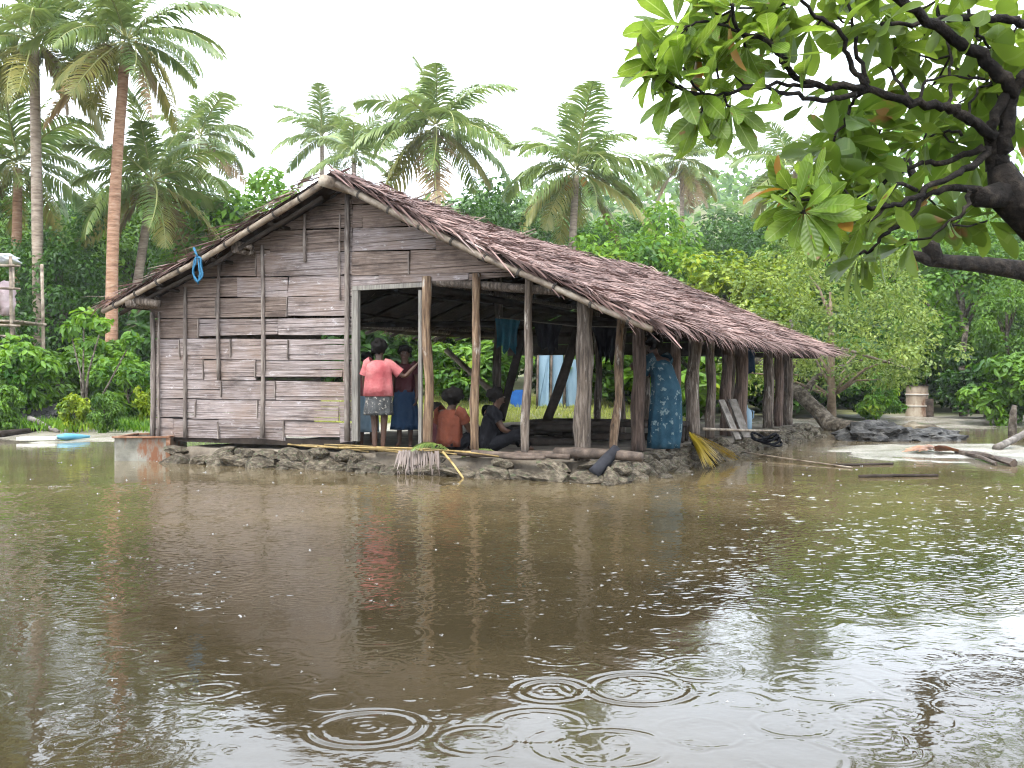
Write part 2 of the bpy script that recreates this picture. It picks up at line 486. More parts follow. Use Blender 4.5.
# raindrop splashes: little crowns of spray standing on the water
sv, sf = [], []
for i in range(650):
    D = 3.0 + 13 * random.random() ** 1.2
    x = random.uniform(-0.62, 0.62) * D
    if grd(x, D) > -0.02: continue
    s = random.uniform(0.25, 1.0) ** 1.5 * (0.009 + 0.0022 * D)
    n = random.choice((1, 1, 2, 3))
    for k in range(n):
        th = random.random() * 6.28; of = 0 if k == 0 else s * random.uniform(.5, 1.5)
        bx_, by_ = x + math.cos(th) * of, D + math.sin(th) * of
        w = s * random.uniform(.25, .5); hh = s * random.uniform(.1, .5) * (1 if k == 0 else .5)
        lx_, ly_ = random.uniform(-.3, .3) * s, random.uniform(-.3, .3) * s
        b0 = len(sv)
        sv += [(bx_ - w, by_ - w * .5, 0.0), (bx_ + w, by_ - w * .5, 0.0), (bx_, by_ + w, 0.0), (bx_ + lx_, by_ + ly_, hh)]
        sf += [(b0, b0 + 1, b0 + 3), (b0 + 1, b0 + 2, b0 + 3), (b0 + 2, b0, b0 + 3)]
spm = M('splash', [(0.15, 0.145, 0.135), (0.27, 0.27, 0.265)], 20, rough=0.15, bump=0, rnd=0)
tag(link('rain_splashes', np_mesh('rain_splashes', sv, sf, spm)), 'tiny white raindrop splashes scattered over the brown water', 'splash', None, 'stuff')

# ------------------------------------------------------------------ the thatched house
random.seed(21)
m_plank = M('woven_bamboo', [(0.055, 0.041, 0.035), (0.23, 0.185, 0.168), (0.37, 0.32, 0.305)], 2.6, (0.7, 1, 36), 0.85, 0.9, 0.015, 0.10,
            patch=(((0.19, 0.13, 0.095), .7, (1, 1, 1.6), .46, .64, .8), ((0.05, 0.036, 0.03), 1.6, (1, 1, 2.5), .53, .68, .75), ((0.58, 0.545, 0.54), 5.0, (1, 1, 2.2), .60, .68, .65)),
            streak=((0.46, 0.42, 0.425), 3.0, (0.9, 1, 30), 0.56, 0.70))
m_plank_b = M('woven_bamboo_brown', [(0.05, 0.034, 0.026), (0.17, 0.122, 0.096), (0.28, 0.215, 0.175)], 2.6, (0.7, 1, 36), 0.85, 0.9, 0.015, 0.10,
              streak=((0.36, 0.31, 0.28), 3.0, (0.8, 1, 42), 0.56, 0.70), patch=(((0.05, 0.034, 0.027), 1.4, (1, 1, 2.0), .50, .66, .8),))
m_lath = M('weathered_lath', [(0.07, 0.055, 0.045), (0.16, 0.13, 0.11), (0.26, 0.225, 0.19)], 6, (6, 6, 0.8), 0.85, 0.5, 0.006, 0.25)
m_post = M('weathered_post', [(0.03, 0.022, 0.016), (0.10, 0.075, 0.056), (0.22, 0.18, 0.145)], 4, (9, 9, 0.7), 0.85, 0.8, 0.02, 0.25,
           streak=((0.38, 0.34, 0.29), 2.0, (5, 5, 1.0), 0.58, 0.68))
m_post_y = M('peeled_post', [(0.035, 0.021, 0.012), (0.135, 0.082, 0.047), (0.26, 0.18, 0.11)], 4, (9, 9, 0.7), 0.8, 0.7, 0.015, 0.15,
             streak=((0.40, 0.36, 0.31), 2.0, (5, 5, 1.2), 0.57, 0.68))
m_post_r = M('red_brown_post', [(0.03, 0.02, 0.015), (0.09, 0.058, 0.042), (0.17, 0.12, 0.095)], 4, (9, 9, 0.7), 0.85, 0.8, 0.02, 0.2)
m_bamboo = M('old_bamboo', [(0.07, 0.05, 0.036), (0.20, 0.155, 0.11), (0.32, 0.27, 0.21)], 5, (1, 1, 1), 0.6, 0.3, 0.006, 0.12)
m_lash = M('lashing', [(0.03, 0.025, 0.02), (0.06, 0.05, 0.04)], 20, rough=0.9, rnd=0.1)
m_dark = M('dark_wood', [(0.018, 0.014, 0.011), (0.045, 0.035, 0.028)], 6, (1, 1, 1), 0.95, 0.5, 0.01, 0.2, spec=.1)  # near-black brown for inner timber, bench, firewood and loose sticks
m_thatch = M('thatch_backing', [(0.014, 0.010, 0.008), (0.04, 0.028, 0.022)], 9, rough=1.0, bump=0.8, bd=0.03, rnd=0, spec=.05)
m_strip = leaf_mat('thatch_leaf', (0.045, 0.021, 0.017), (0.275, 0.178, 0.150), (0.41, 0.315, 0.28), trans=0.04, rough=0.7, rnd=0.0, clump=1.3, spec=0.25)
m_door = M('grey_board', [(0.10, 0.09, 0.075), (0.24, 0.22, 0.19)], 5, (9, 9, 0.7), 0.85, 0.4, 0.006, 0.1)
m_dirt = M('trodden_earth', [(0.07, 0.055, 0.04), (0.14, 0.115, 0.085), (0.2, 0.17, 0.13)], 3, rough=0.95, bump=0.8, bd=0.04, rnd=0)
m_stone = M('coral_stone', [(0.03, 0.023, 0.015), (0.085, 0.067, 0.045), (0.19, 0.16, 0.115)], 3.0, rough=0.9, bump=0.9, bd=0.06, rnd=0.25,
            streak=((0.07, 0.085, 0.04), 2.2, (1, 1, 1), 0.55, 0.68))

house = thing('thatched_house', 'weathered bamboo walled house with thatched roof standing in the flood', 'house', CW, -TH)
APEX = FW(331, 174, 0.38); EL = FW(106, 306, 0.38); ER = FW(654, 322, 0.38)
LEN = 11.75
def roof_pt(side, u, v):
    """u metres along the ridge, v 0 at the ridge, 1 at the eave"""
    e = ER if side > 0 else EL
    p = APEX + (e - APEX) * v
    p.y += u
    sag = 0.13 * math.sin(math.pi * min(max(u / LEN, 0), 1)) * (1 - 0.55 * v)
    p.z += -sag - 0.05 * math.sin(math.pi * v) + 0.05 * noise.noise(Vector((u * 0.7, v * 3.1, side * 4.0)))
    return p
def roof_z(x):
    s = 1 if x > APEX.x else -1
    e = ER if s > 0 else EL
    return APEX.z + (e.z - APEX.z) * (x - APEX.x) / (e.x - APEX.x)

# --- front wall: rows of woven bamboo planks
wall = MB()
wall.beam((FW(152, 437).x, 0.06, 0.30), (FW(352, 437).x, 0.06, 0.30), 0.07, 0.09)
front = wall.part('front_wall', m_dark, house)
def clip(poly, nx, nz, c):
    out = []
    for i in range(len(poly)):
        a, b = poly[i], poly[(i + 1) % len(poly)]
        da, db = a[0] * nx + a[1] * nz - c, b[0] * nx + b[1] * nz - c
        if da >= 0: out.append(a)
        if (da >= 0) != (db >= 0):
            t = da / (da - db); out.append((a[0] + (b[0] - a[0]) * t, a[1] + (b[1] - a[1]) * t))
    return out
def under(poly, e, gap):
    # keep what lies below the rake line APEX - e
    dx, dz = e.x - APEX.x, e.z - APEX.z
    l = math.hypot(dx, dz); nx, nz = -dz / l, dx / l
    if nz > 0: nx, nz = -nx, -nz
    return clip(poly, nx, nz, (APEX.x * nx + APEX.z * nz) + gap)
rows = [166, 187, 208, 231, 254, 277, 297, 318, 339, 360, 381, 400, 420, 440]
XL, XD = FW(151, 400).x, FW(352, 400).x
XO = FW(524, 274).x
def row_z(py, x):
    za, zb = FW(151, py - 2).z, FW(352, py + 2).z
    lvl = FW(250, py).z
    z = za + (zb - za) * (x - XL) / (XD - XL)
    return 0.55 * z + 0.45 * lvl
crack = {8: (205, 345, 3.6), 10: (236, 345, 5.0), 13: (258, 345, 4.0), 7: (305, 342, 1.6), 12: (310, 345, 2.2), 4: (150, 200, 1.0)}
joints = []
for k in range(len(rows) - 1):
    x = XL - 0.02 - random.uniform(0, 0.5)
    while x < XO:
        w = random.uniform(0.75, 1.5)
        for side in (0, 1):
            x0, x1 = max(x, XL - 0.01), min(x + w - 0.003, XO)
            if side == 0: x1 = min(x1, XD)
            else: x0 = max(x0, XD + 0.004)
            if x1 - x0 < 0.03: continue
            j = lambda: random.uniform(-0.011, 0.011)
            zt = lambda xx: row_z(rows[k], xx) - 0.004 + j()
            zb = lambda xx: row_z(rows[k + 1], xx) + 0.004 + j()
            lift = 0
            if k + 1 in crack:
                ca, cb, h = crack[k + 1]
                if FW(ca, 400).x < (x0 + x1) / 2 < FW(cb, 400).x: lift = h * 13 / F * random.uniform(0.7, 1.15)
            poly = [(x0, zb(x0) + lift), (x1, zb(x1) + lift * random.uniform(.6, 1.2)), (x1, zt(x1)), (x0, zt(x0))]
            if len(poly) and random.random() < 0.35:      # a ragged lower edge
                xm = x0 + (x1 - x0) * random.uniform(.3, .7)
                poly.insert(1, (xm, zb(xm) + lift + 0.012))
            poly = under(under(poly, ER, 0.10), EL, 0.10)
            if side == 1:
                a, b = FW(352, 291), FW(524, 275)
                dx, dz = b.x - a.x, b.z - a.z; l = math.hypot(dx, dz)
                poly = clip(poly, -dz / l, dx / l, (-dz * a.x + dx * a.z) / l)
            if len(poly) < 3: continue
            y0 = random.uniform(-0.008, 0.008)
            zc = sum(p[1] for p in poly) / len(poly)
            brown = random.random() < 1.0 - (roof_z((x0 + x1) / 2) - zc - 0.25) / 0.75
            tl = random.uniform(-0.012, 0.012)
            mb = MB(); za_, zb_ = min(p[1] for p in poly), max(p[1] for p in poly)
            nb = random.choice((3, 4, 4, 5)); cut = [za_ + (zb_ - za_) * (q + random.uniform(-.22, .22) * (0 < q < nb)) / nb for q in range(nb + 1)]
            for q in range(nb):                           # split bamboo strips of one woven plank
                tl2 = random.uniform(-.006, .006)
                sub_ = clip(clip(poly, tl2, 1, cut[q] + .001 + tl2 * x0), -tl2, -1, -cut[q + 1] + .0015 - tl2 * x0)
                if len(sub_) < 3: continue
                yy = y0 + random.uniform(-.007, .007)
                mb.prism([Vector((p[0], yy + tl * (p[1] - zc) / 0.13, p[1])) for p in sub_], (0, 0.018, 0))
            if not mb.v: continue
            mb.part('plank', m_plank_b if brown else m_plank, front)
        joints.append((x + w, k))
        x += w
def batten(px, y0, y1, r, mat=m_lath, off=0.035, dx=0):
    a, b = FW(px, y1, off), FW(px + dx, y0, off)
    mb = MB().pole(a, b, r * 1.1, r * 0.9, 7, 9, 0.02, 0.12)
    return mb.part('batten', mat, front, True)
for px, y0, y1, r in ((152, 312, 438, 0.034), (185, 287, 437, 0.026), (219, 262, 380, 0.024), (262, 245, 438, 0.028), (305, 214, 262, 0.022), (347, 193, 441, 0.033),
                      (159, 312, 436, 0.018), (340, 214, 300, 0.012)):
    batten(px, y0, y1, r)
for x, k in joints:                                      # short laths over the plank joints
    if x < XL + .1 or x > XO - .1: continue
    if x > XD - 0.05 and k > 4: continue
    z1, z0 = row_z(rows[k], x), row_z(rows[k + 1], x)
    if x > XD and z0 < FW(420, 286).z: continue
    if z1 > roof_z(x) - 0.15 or random.random() < 0.25: continue
    MB().beam((x, -0.018, z0 + random.uniform(0, .04)), (x + random.uniform(-.015, .015), -0.018, z1 - random.uniform(0, .04)), 0.014, 0.022).part('batten', m_lath, front)

# --- left side wall and rear gable
side_root = MB().beam((XL + 0.03, 0.15, 0.30), (XL + 0.03, 3.8, 0.30), 0.07, 0.09).part('side_wall', m_post, house)
zr = roof_z(XL) - 0.12
for k in range(7):
    z0, z1 = 0.35 + k * (zr - 0.35) / 7, 0.35 + (k + 1) * (zr - 0.35) / 7 - 0.008
    y = 0.12
    while y < 3.6:
        w = random.uniform(1.2, 2.0); y1 = min(y + w - 0.01, 3.8)
        MB().box((XL + 0.02, (y + y1) / 2, (z0 + z1) / 2), 0.009, (y1 - y) / 2, (z1 - z0) / 2).part('plank', m_plank, side_root)
        y += w
yb = LEN - 0.75
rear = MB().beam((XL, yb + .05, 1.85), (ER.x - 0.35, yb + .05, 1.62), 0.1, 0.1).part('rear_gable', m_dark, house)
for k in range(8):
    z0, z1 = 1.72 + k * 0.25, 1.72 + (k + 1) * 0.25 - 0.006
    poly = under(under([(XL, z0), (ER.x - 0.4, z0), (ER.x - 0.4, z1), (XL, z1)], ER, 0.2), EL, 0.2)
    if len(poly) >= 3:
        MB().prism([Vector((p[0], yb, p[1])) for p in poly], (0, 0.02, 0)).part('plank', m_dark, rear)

# --- door frame
df = MB().beam(FW(353, 288.5, 0.03), FW(430, 284.5, 0.03), 0.05, 0.055).part('door_frame', m_door, house)
a, b = FW(356, 441, 0.02), FW(356, 290.5, 0.02)
MB().beam(a, b, 0.09, 0.06).part('jamb', m_door, df)
a, b = FW(420.5, 446, 0.05), FW(420.5, 290, 0.05)
MB().beam(a, b, 0.045, 0.03).part('jamb', m_door, df)

# --- posts: (foot pixel x, top pixel x, radius, material)
Z0 = 0.20
def post(a, b, r0, r1, mat, bend=0.02):
    n = 10
    a, b = Vector(a), Vector(b)
    d = b - a
    ph = random.random() * 6
    pts = [a + d * (i / n) + Vector((math.sin(ph + i * .9), math.cos(ph * 2 + i * .7), 0)) * bend * math.sin(math.pi * i / n) for i in range(n + 1)]
    rr = [(r0 + (r1 - r0) * i / n) * (1 + 0.08 * math.sin(ph + i * 1.7)) for i in range(n + 1)]
    return MB().tube(pts, rr, 10, True, 0.07).part('post', mat, house, True)
def front_post(pb, pt, r, mat, off=0.0, ztop=None):
    a = FW(pb, 450, off); a.z = Z0
    b = FW(pt, 290, off); b.z = (roof_z(b.x) - 0.10) if ztop is None else ztop
    post(a, b, r * 1.05, r * 0.95, mat)
front_post(428, 427, 0.058, m_post_y, .03, FW(427, 277).z)
front_post(474.5, 476.5, 0.05, m_post_y, .05, FW(476, 274).z)
front_post(525, 529.5, 0.048, m_post)
front_post(582, 585.5, 0.092, m_post)
def side_post(pb, pt, r, mat, off=0.0):
    a = SW(pb, 450, off); a.z = Z0
    b = SW(pt, 330, off); b.z = roof_z(b.x) - 0.13
    post(a, b, r * 1.05, r * 0.92, mat)
side_post(613, 622, 0.047, m_post_y, 0.16)
for pb, pt, r, mt in ((638, 639, 0.083, m_post_r), (674.5, 676, 0.07, m_post_r), (692, 695, 0.10, m_post), (710, 711, 0.075, m_post), (726, 727, 0.095, m_post_r),
                      (740.5, 742, 0.11, m_post_r), (768, 769, 0.10, m_post), (778.5, 779, 0.09, m_post_r), (788, 788, 0.10, m_post)):
    side_post(pb, pt, r, mt)
# middle and rear posts under the ridge and the left side
for x, y, r in ((APEX.x, 4.0, .07), (APEX.x + .1, 8.0, .07), (APEX.x, LEN - 1, .08), (-4.6, yb, .07), (-3.1, yb, .07), (-1.2, yb, .08), (-0.1, yb, .07), (-1.5, 5.2, .06), (-1.4, 9.0, .06), (0.02, yb, .09)):
    post((x, y, Z0), (x + random.uniform(-.05, .05), y, roof_z(x) - 0.28), r, r * .9, m_post, 0.03)
# leaning braces inside
def brace(p0, p1, r, mat):
    MB().pole(HMI @ P(*p0), HMI @ P(*p1), r, r * .9, 8, 6, 0.03, 0.08).part('brace', mat, house, True)
brace((501, 420, 15.6), (524, 330, 15.2), 0.07, m_dark)
brace((544, 428, 15.0), (580, 325, 14.4), 0.075, m_dark)
brace((499, 399, 18.4), (446, 350, 18.9), 0.06, m_bamboo)

# --- beams, ridge pole, rafters, purlins
def log(name, a, b, r, mat, par=None, bend=0.02):
    return MB().pole(a, b, r, r * .92, 9, 8, bend, 0.06).part(name, mat, par or house, True)
a, b = FW(424, 281, -0.04), FW(600, 294, -0.04)
log('beam', a, b, 0.055, m_post)
a, b = SW(583, 300), SW(790, 345); zz = ER.z - 0.02
log('beam', (0, -0.05, roof_z(0) - 0.2), (0, LEN - 0.5, roof_z(0) - 0.2), 0.06, m_dark)
log('beam', (XL + .05, -0.45, roof_z(XL) - 0.16), (XL + .05, LEN - .4, roof_z(XL) - 0.16), 0.06, m_post)
log('beam', (-2.2, 0.05, 2.25), (-2.2, LEN - 1, 2.1), 0.05, m_dark)
log('beam', (XL, 4.2, 2.1), (0.1, 4.2, 1.95), 0.05, m_dark)
log('beam', (XL, 8.2, 2.1), (0.1, 8.2, 1.95), 0.05, m_dark)
log('ridge_pole', APEX + Vector((0, -0.16, -0.11)), APEX + Vector((0, LEN, -0.16)), 0.075, m_bamboo)
log('purlin', (FW(232, 247, 0.38).x, -0.34, FW(232, 247, .38).z - .02), (FW(232, 247, 0.38).x, LEN, FW(232, 247, .38).z - .02), 0.055, m_post)
lx = EL + (APEX - EL) * 0.13
log('purlin', (lx.x, -0.42, lx.z - 0.10), (lx.x, LEN, lx.z - 0.10), 0.06, m_post)
# a short cross log under the left rake
MB().pole(FW(133, 300, 0.36), FW(159, 304, 0.30), 0.06, 0.055, 9, 4, 0, 0.05).part('beam', m_post, house, True)
MB().pole(FW(222, 241, 0.34), FW(252, 247, 0.26), 0.045, 0.04, 9, 4, 0, 0.05).part('beam', m_post, house, True)

roof = MB()
NU, NV = 48, 20
for s in (1, -1):
    e = ER if s > 0 else EL
    nrm = Vector((-(e.z - APEX.z), 0, e.x - APEX.x)).normalized()
    if nrm.z < 0: nrm = -nrm
    top, bot = [], []
    for i in range(NU + 1):
        for j in range(NV + 1):
            p = roof_pt(s, LEN * i / NU, j / NV * 0.985)
            top.append(p + nrm * 0.03); bot.append(p - nrm * 0.025)
    q = [(i * (NV + 1) + j, (i + 1) * (NV + 1) + j, (i + 1) * (NV + 1) + j + 1, i * (NV + 1) + j + 1) for i in range(NU) for j in range(NV)]
    nT = len(top)
    fs = q + [tuple(k + nT for k in reversed(f)) for f in q]
    rim = [(i * (NV + 1), (i + 1) * (NV + 1)) for i in range(NU)] + [(i * (NV + 1) + NV, (i + 1) * (NV + 1) + NV) for i in range(NU)] + \
          [(j, j + 1) for j in range(NV)] + [(NU * (NV + 1) + j, NU * (NV + 1) + j + 1) for j in range(NV)]
    fs += [(a, b, b + nT, a + nT) for a, b in rim]
    roof.add(top + bot, fs)
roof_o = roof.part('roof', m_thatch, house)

# thatch: thousands of dry leaf strips in overlapping courses
TV, TF = [], []
def strip(p, dirv, nrm, ln, w, curl, lift):
    sd_ = dirv.cross(nrm).normalized()
    nseg = 3
    b0 = len(TV)
    tw = random.uniform(-.5, .5)
    for k in range(nseg + 1):
        t = k / nseg
        c = p + dirv * (ln * t) + nrm * (lift * t - curl * t * t)
        ww = w * (1 - 0.75 * t * t)
        sv_ = (sd_ * math.cos(tw) + nrm * math.sin(tw)) * ww
        TV.append(c - sv_); TV.append(c + sv_)
    for k in range(nseg):
        i = b0 + 2 * k
        TF.append((i, i + 1, i + 3, i + 2))
def thatch(side, ncourse, step, u_hi=LEN):
    e = ER if side > 0 else EL
    slope = (e - APEX).normalized()
    nrm = Vector((-(e.z - APEX.z), 0, e.x - APEX.x)).normalized()
    if nrm.z < 0: nrm = -nrm
    for c in range(ncourse):
        v = (c + 0.1) / ncourse
        off = 0.02 * math.sin(c * 1.9)
        u = -0.08
        while u < u_hi + 0.05:
            p = roof_pt(side, u, min(max(v + random.uniform(-.028, .028) + 0.02 * noise.noise(Vector((u * 1.3, c * .7, 2))), 0), 1.0))
            clump = noise.noise(Vector((u * 1.1, v * 6, 5.5)))
            ang = random.gauss(0, 0.30) + 0.45 * clump
            d_ = (slope * math.cos(ang) + Vector((0, 1, 0)) * math.sin(ang)).normalized()
            strip(p + nrm * (0.03 + random.uniform(0, .035) + 0.02 * abs(clump)), d_, nrm, random.uniform(0.22, 0.5), random.uniform(.007, .017),
                  random.uniform(0.0, .10), random.uniform(0.01, .09) * random.choice((1, 1, 1, 1.8)))
            u += step * random.uniform(.6, 1.4)
thatch(1, 36, 0.032)
thatch(-1, 26, 0.075)
# ragged fringe along the right eave and the two rakes
for u in np.arange(-0.1, LEN + 0.1, 0.010):
    p = roof_pt(1, float(u), random.uniform(0.93, 1.0))
    cl = noise.noise(Vector((u * 1.7, 3, 1)))
    ang = random.gauss(0, .25) + cl * .5
    d_ = Vector((0.75, math.sin(ang), -0.62 - random.uniform(0, .6))).normalized()
    strip(p + Vector((0, 0, random.uniform(-.03, .07))), d_, Vector((.5, 0, .85)), random.uniform(.10, .25), random.uniform(.006, .013), random.uniform(0, .06), 0.02)
for s, cnt in ((1, 420), (-1, 260)):
    for i in range(cnt):
        v = random.random()
        e = ER if s > 0 else EL
        p = roof_pt(s, random.uniform(-.06, .10), v)
        sl = (e - APEX).normalized()
        d_ = (sl * random.uniform(.5, 1.0) + Vector((0, random.uniform(-.35, .15), random.uniform(-.25, .15)))).normalized()
        strip(p + Vector((0, -0.02, random.uniform(-.01, .08))), d_, Vector((0, -.3, 1)).normalized(), random.uniform(.15, .5), random.uniform(.008, .018), random.uniform(0, .08), 0.02)
for i in range(300):                                     # capping along the ridge
    u = random.uniform(-.1, LEN)
    p = APEX + Vector((random.uniform(-.12, .08), u, 0.05 - 0.13 * math.sin(math.pi * min(max(u / LEN, 0), 1)) + random.uniform(0, .06)))
    d_ = Vector((random.uniform(-.5, 1), random.uniform(-.6, .6), -.25)).normalized()
    strip(p, d_, Vector((0, 0, 1)), random.uniform(.25, .6), random.uniform(.01, .02), .08, .03)
me = np_mesh('thatch', [tuple(p) for p in TV], TF, m_strip)
tag(link('thatch', me, roof_o), None, None, None, 'stuff')

# rake poles of split bamboo with dark lashings, and rafters inside
def rake(e, side):
    dn = Vector((0, 0, -0.085))
    f = Vector((0, -0.05, 0))
    pts = []
    for k in range(13):
        p = roof_pt(side, 0, 0.03 + 0.97 * k / 12); pts.append(Vector((p.x, -0.38, p.z)) + dn + f)
    r = MB().tube(pts, [0.043 - 0.010 * k / 12 for k in range(13)], 9, True, 0.05).part('rake_pole', m_bamboo, roof_o, True)
    for k in range(9):
        i = 1 + k * 1.28
        a = pts[int(i)].lerp(pts[min(int(i) + 1, 12)], i % 1); dr = (pts[-1] - pts[0]).normalized()
        MB().tube([a - dr * .014, a + dr * .014], 0.048, 9).part('lashing', m_lash, roof_o)
    return pts
rake(EL, -1); rake(ER, 1)
pts = [Vector((p.x, -0.30, p.z - 0.17)) for p in (roof_pt(-1, 0, .05 + .9 * k / 8) for k in range(9))]
MB().tube(pts, 0.03, 8, True, .08).part('rafter', m_dark, roof_o, True)
for i in range(1, 14):
    u = i * LEN / 13.3
    for s in (1, -1):
        pts = [roof_pt(s, u + random.uniform(-.04, .04), k / 6) - Vector((0, 0, 0.075)) for k in range(7)]
        MB().tube(pts, 0.03, 6, True, .08).part('rafter', m_dark, roof_o, True)
for v in (0.25, 0.5, 0.75):
    for s in (1, -1):
        pts = [roof_pt(s, LEN * k / 10, v) - Vector((0, 0, 0.13)) for k in range(11)]
        MB().tube(pts, 0.028, 6, True, .08).part('purlin', m_dark, roof_o, True)
# sticks poking out of the ridge
for px, py, dx, dy in ((354, 178, -22, 4), (400, 182, 22, -8), (412, 191, 16, -6), (428, 197, 14, 0), (528, 236, 20, -4), (536, 241, 16, -3), (470, 214, 12, -1)):
    u = (px - 331) / 340 * 8.5
    a = APEX + Vector((0.0, u, 0.0 - 0.13 * math.sin(math.pi * u / LEN)))
    b = a + Vector((dx * 0.018, 0.1, 0.10 - dy * .006))
    MB().pole(a, b, 0.014, 0.01, 6, 3, 0.01).part('ridge_stick', m_bamboo, roof_o)

# --- stone platform
plat = thing('stone_platform', 'low rough coral stone platform carrying the house above brown water', 'platform', CW, -TH)
PX0, PX1 = FW(190, 450).x, 0.42
PY0, PY1 = -0.36, LEN - 0.2
mb = MB()
nx, ny = 40, 56
for i in range(nx + 1):
    for j in range(ny + 1):
        x = PX0 - 0.15 + (PX1 - PX0 + 0.10) * i / nx; y = PY0 + 0.08 + (PY1 - PY0) * j / ny
        z = 0.19 + 0.035 * noise.noise(Vector((x * 1.4, y * 1.4, 0)))
        if i in (0, nx) or j in (0, ny): z = -0.3
        mb.v.append(Vector((x, y, z)))
mb.f = [(i * (ny + 1) + j, (i + 1) * (ny + 1) + j, (i + 1) * (ny + 1) + j + 1, i * (ny + 1) + j + 1) for i in range(nx) for j in range(ny)]
mb.part('earth_fill', m_dirt, plat, True)
stones = []
for k in range(8):
    bm_ = MB().blob((0, 0, 0), 1.0, 2, 0.55, 1.1, k + 1.5)
    stones.append(bm_.mesh('stone', m_stone, False))
def stone(x, y, z, sx, sy, sz):
    link('stone', random.choice(stones), plat, (x, y, z), (random.uniform(-.25, .25), random.uniform(-.25, .25), random.uniform(-.4, .4)), (sx, sy, sz))
x = PX0 - .1
while x < PX1 + .05:
    w = random.uniform(.09, .27)
    stone(x + w, PY0 + random.uniform(-.03, .04), random.uniform(0.0, .05), w, .15, random.uniform(.09, .14))
    if random.random() < .68: stone(x + w + random.uniform(-.1, .1), PY0 + 0.07 + random.uniform(-.02, .05), random.uniform(.14, .18), w * random.uniform(.7, 1), .13, random.uniform(.06, .09))
    if random.random() < .3: stone(x + w, PY0 - .2, -0.01, w * .5, .08, .05)
    x += 1.75 * w
y = PY0
while y < PY1:
    w = random.uniform(.12, .24)
    stone(PX1 + random.uniform(-.02, .06), y + w, random.uniform(0.0, .05), .16, w, random.uniform(.09, .15))
    if random.random() < .8: stone(PX1 - .05 + random.uniform(-.05, .03), y + w + random.uniform(-.1, .1), random.uniform(.13, .18), .13, w * .9, random.uniform(.06, .09))
    if random.random() < .45: stone(PX1 + random.uniform(.15, .4), y + w, -0.02, .1, w * .6, .07)
    y += 1.7 * w

# ------------------------------------------------------------------ vegetation
random.seed(5)
rng = np.random.default_rng(5)
m_bark = M('bark', [(0.03, 0.024, 0.018), (0.085, 0.07, 0.054), (0.18, 0.155, 0.125)], 9, (1, 1, 1), 0.95, 1.0, 0.06, 0.2, spec=.1)
m_bark_d = M('dark_bark', [(0.006, 0.005, 0.004), (0.014, 0.011, 0.009), (0.04, 0.032, 0.024)], 14, (1, 1, 1), 0.95, 1.0, 0.04, 0.1, spec=.15)
m_palm_trunk = M('palm_trunk', [(0.14, 0.10, 0.075), (0.26, 0.20, 0.15), (0.36, 0.29, 0.23)], 3.0, (1, 1, 5.0), 0.9, 0.6, 0.03, 0.12)
m_palm_red = M('palm_trunk_red', [(0.16, 0.085, 0.05), (0.30, 0.165, 0.10), (0.38, 0.25, 0.17)], 3.0, (1, 1, 5.0), 0.9, 0.6, 0.03, 0.05)
lm_dark = leaf_mat('leaf_dark', (0.012, 0.034, 0.008), (0.065, 0.14, 0.028), clump=0.5)
lm_mid = leaf_mat('leaf_mid', (0.022, 0.065, 0.012), (0.12, 0.215, 0.035), clump=0.5)
lm_yel = leaf_mat('leaf_yellow', (0.055, 0.12, 0.018), (0.27, 0.33, 0.045), (0.36, 0.38, 0.06), clump=0.8)
lm_pale = leaf_mat('leaf_pale', (0.065, 0.115, 0.024), (0.25, 0.32, 0.085), (0.33, 0.36, 0.13), clump=1.0)
lm_bright = leaf_mat('leaf_bright', (0.035, 0.10, 0.016), (0.17, 0.29, 0.05), (0.28, 0.34, 0.06), clump=0.9)
lm_frond = leaf_mat('palm_leaflet', (0.075, 0.125, 0.038), (0.20, 0.25, 0.085), trans=0.3, rough=0.4, clump=0.8, spec=0.5)
lm_frond_y = leaf_mat('palm_leaflet_old', (0.14, 0.16, 0.05), (0.30, 0.26, 0.09), trans=0.25, clump=0.8)
lm_frond_d = leaf_mat('palm_leaflet_dead', (0.12, 0.085, 0.045), (0.28, 0.20, 0.11), trans=0.15, clump=0.8)
m_rachis = M('frond_stalk', [(0.20, 0.22, 0.07), (0.34, 0.33, 0.12)], 3, rough=0.5, bump=0, rnd=0.2)

def unit(a): return a / np.maximum(np.linalg.norm(a, axis=1, keepdims=True), 1e-9)
def leaf_quads(c, n, a, ll, lw, nice=False):
    """leaf blades at c with normal n, axis a: rhombs, or folded blades of two quads"""
    a = unit(a - n * np.sum(a * n, 1, keepdims=True)); b = np.cross(n, a)
    ll = ll[:, None]; lw = lw[:, None]
    N_ = len(c)
    if not nice:
        V = np.stack([c - a * ll * .5, c + b * lw * .5 + n * lw * .18, c + a * ll * .5 - n * ll * .12, c - b * lw * .5 + n * lw * .18], 1).reshape(-1, 3)
        return V, (np.arange(N_)[:, None] * 4 + np.arange(4)[None, :])
    V = np.stack([c - a * ll * .5, c - a * ll * .12 + b * lw * .46 + n * lw * .2, c + a * ll * .22 + b * lw * .42 + n * lw * .14, c + a * ll * .5 - n * ll * .16,
                  c + a * ll * .22 - b * lw * .42 + n * lw * .14, c - a * ll * .12 - b * lw * .46 + n * lw * .2], 1).reshape(-1, 3)
    Q = np.concatenate([np.arange(N_)[:, None] * 6 + np.array([[0, 1, 2, 3]]), np.arange(N_)[:, None] * 6 + np.array([[0, 3, 4, 5]])])
    return V, Q
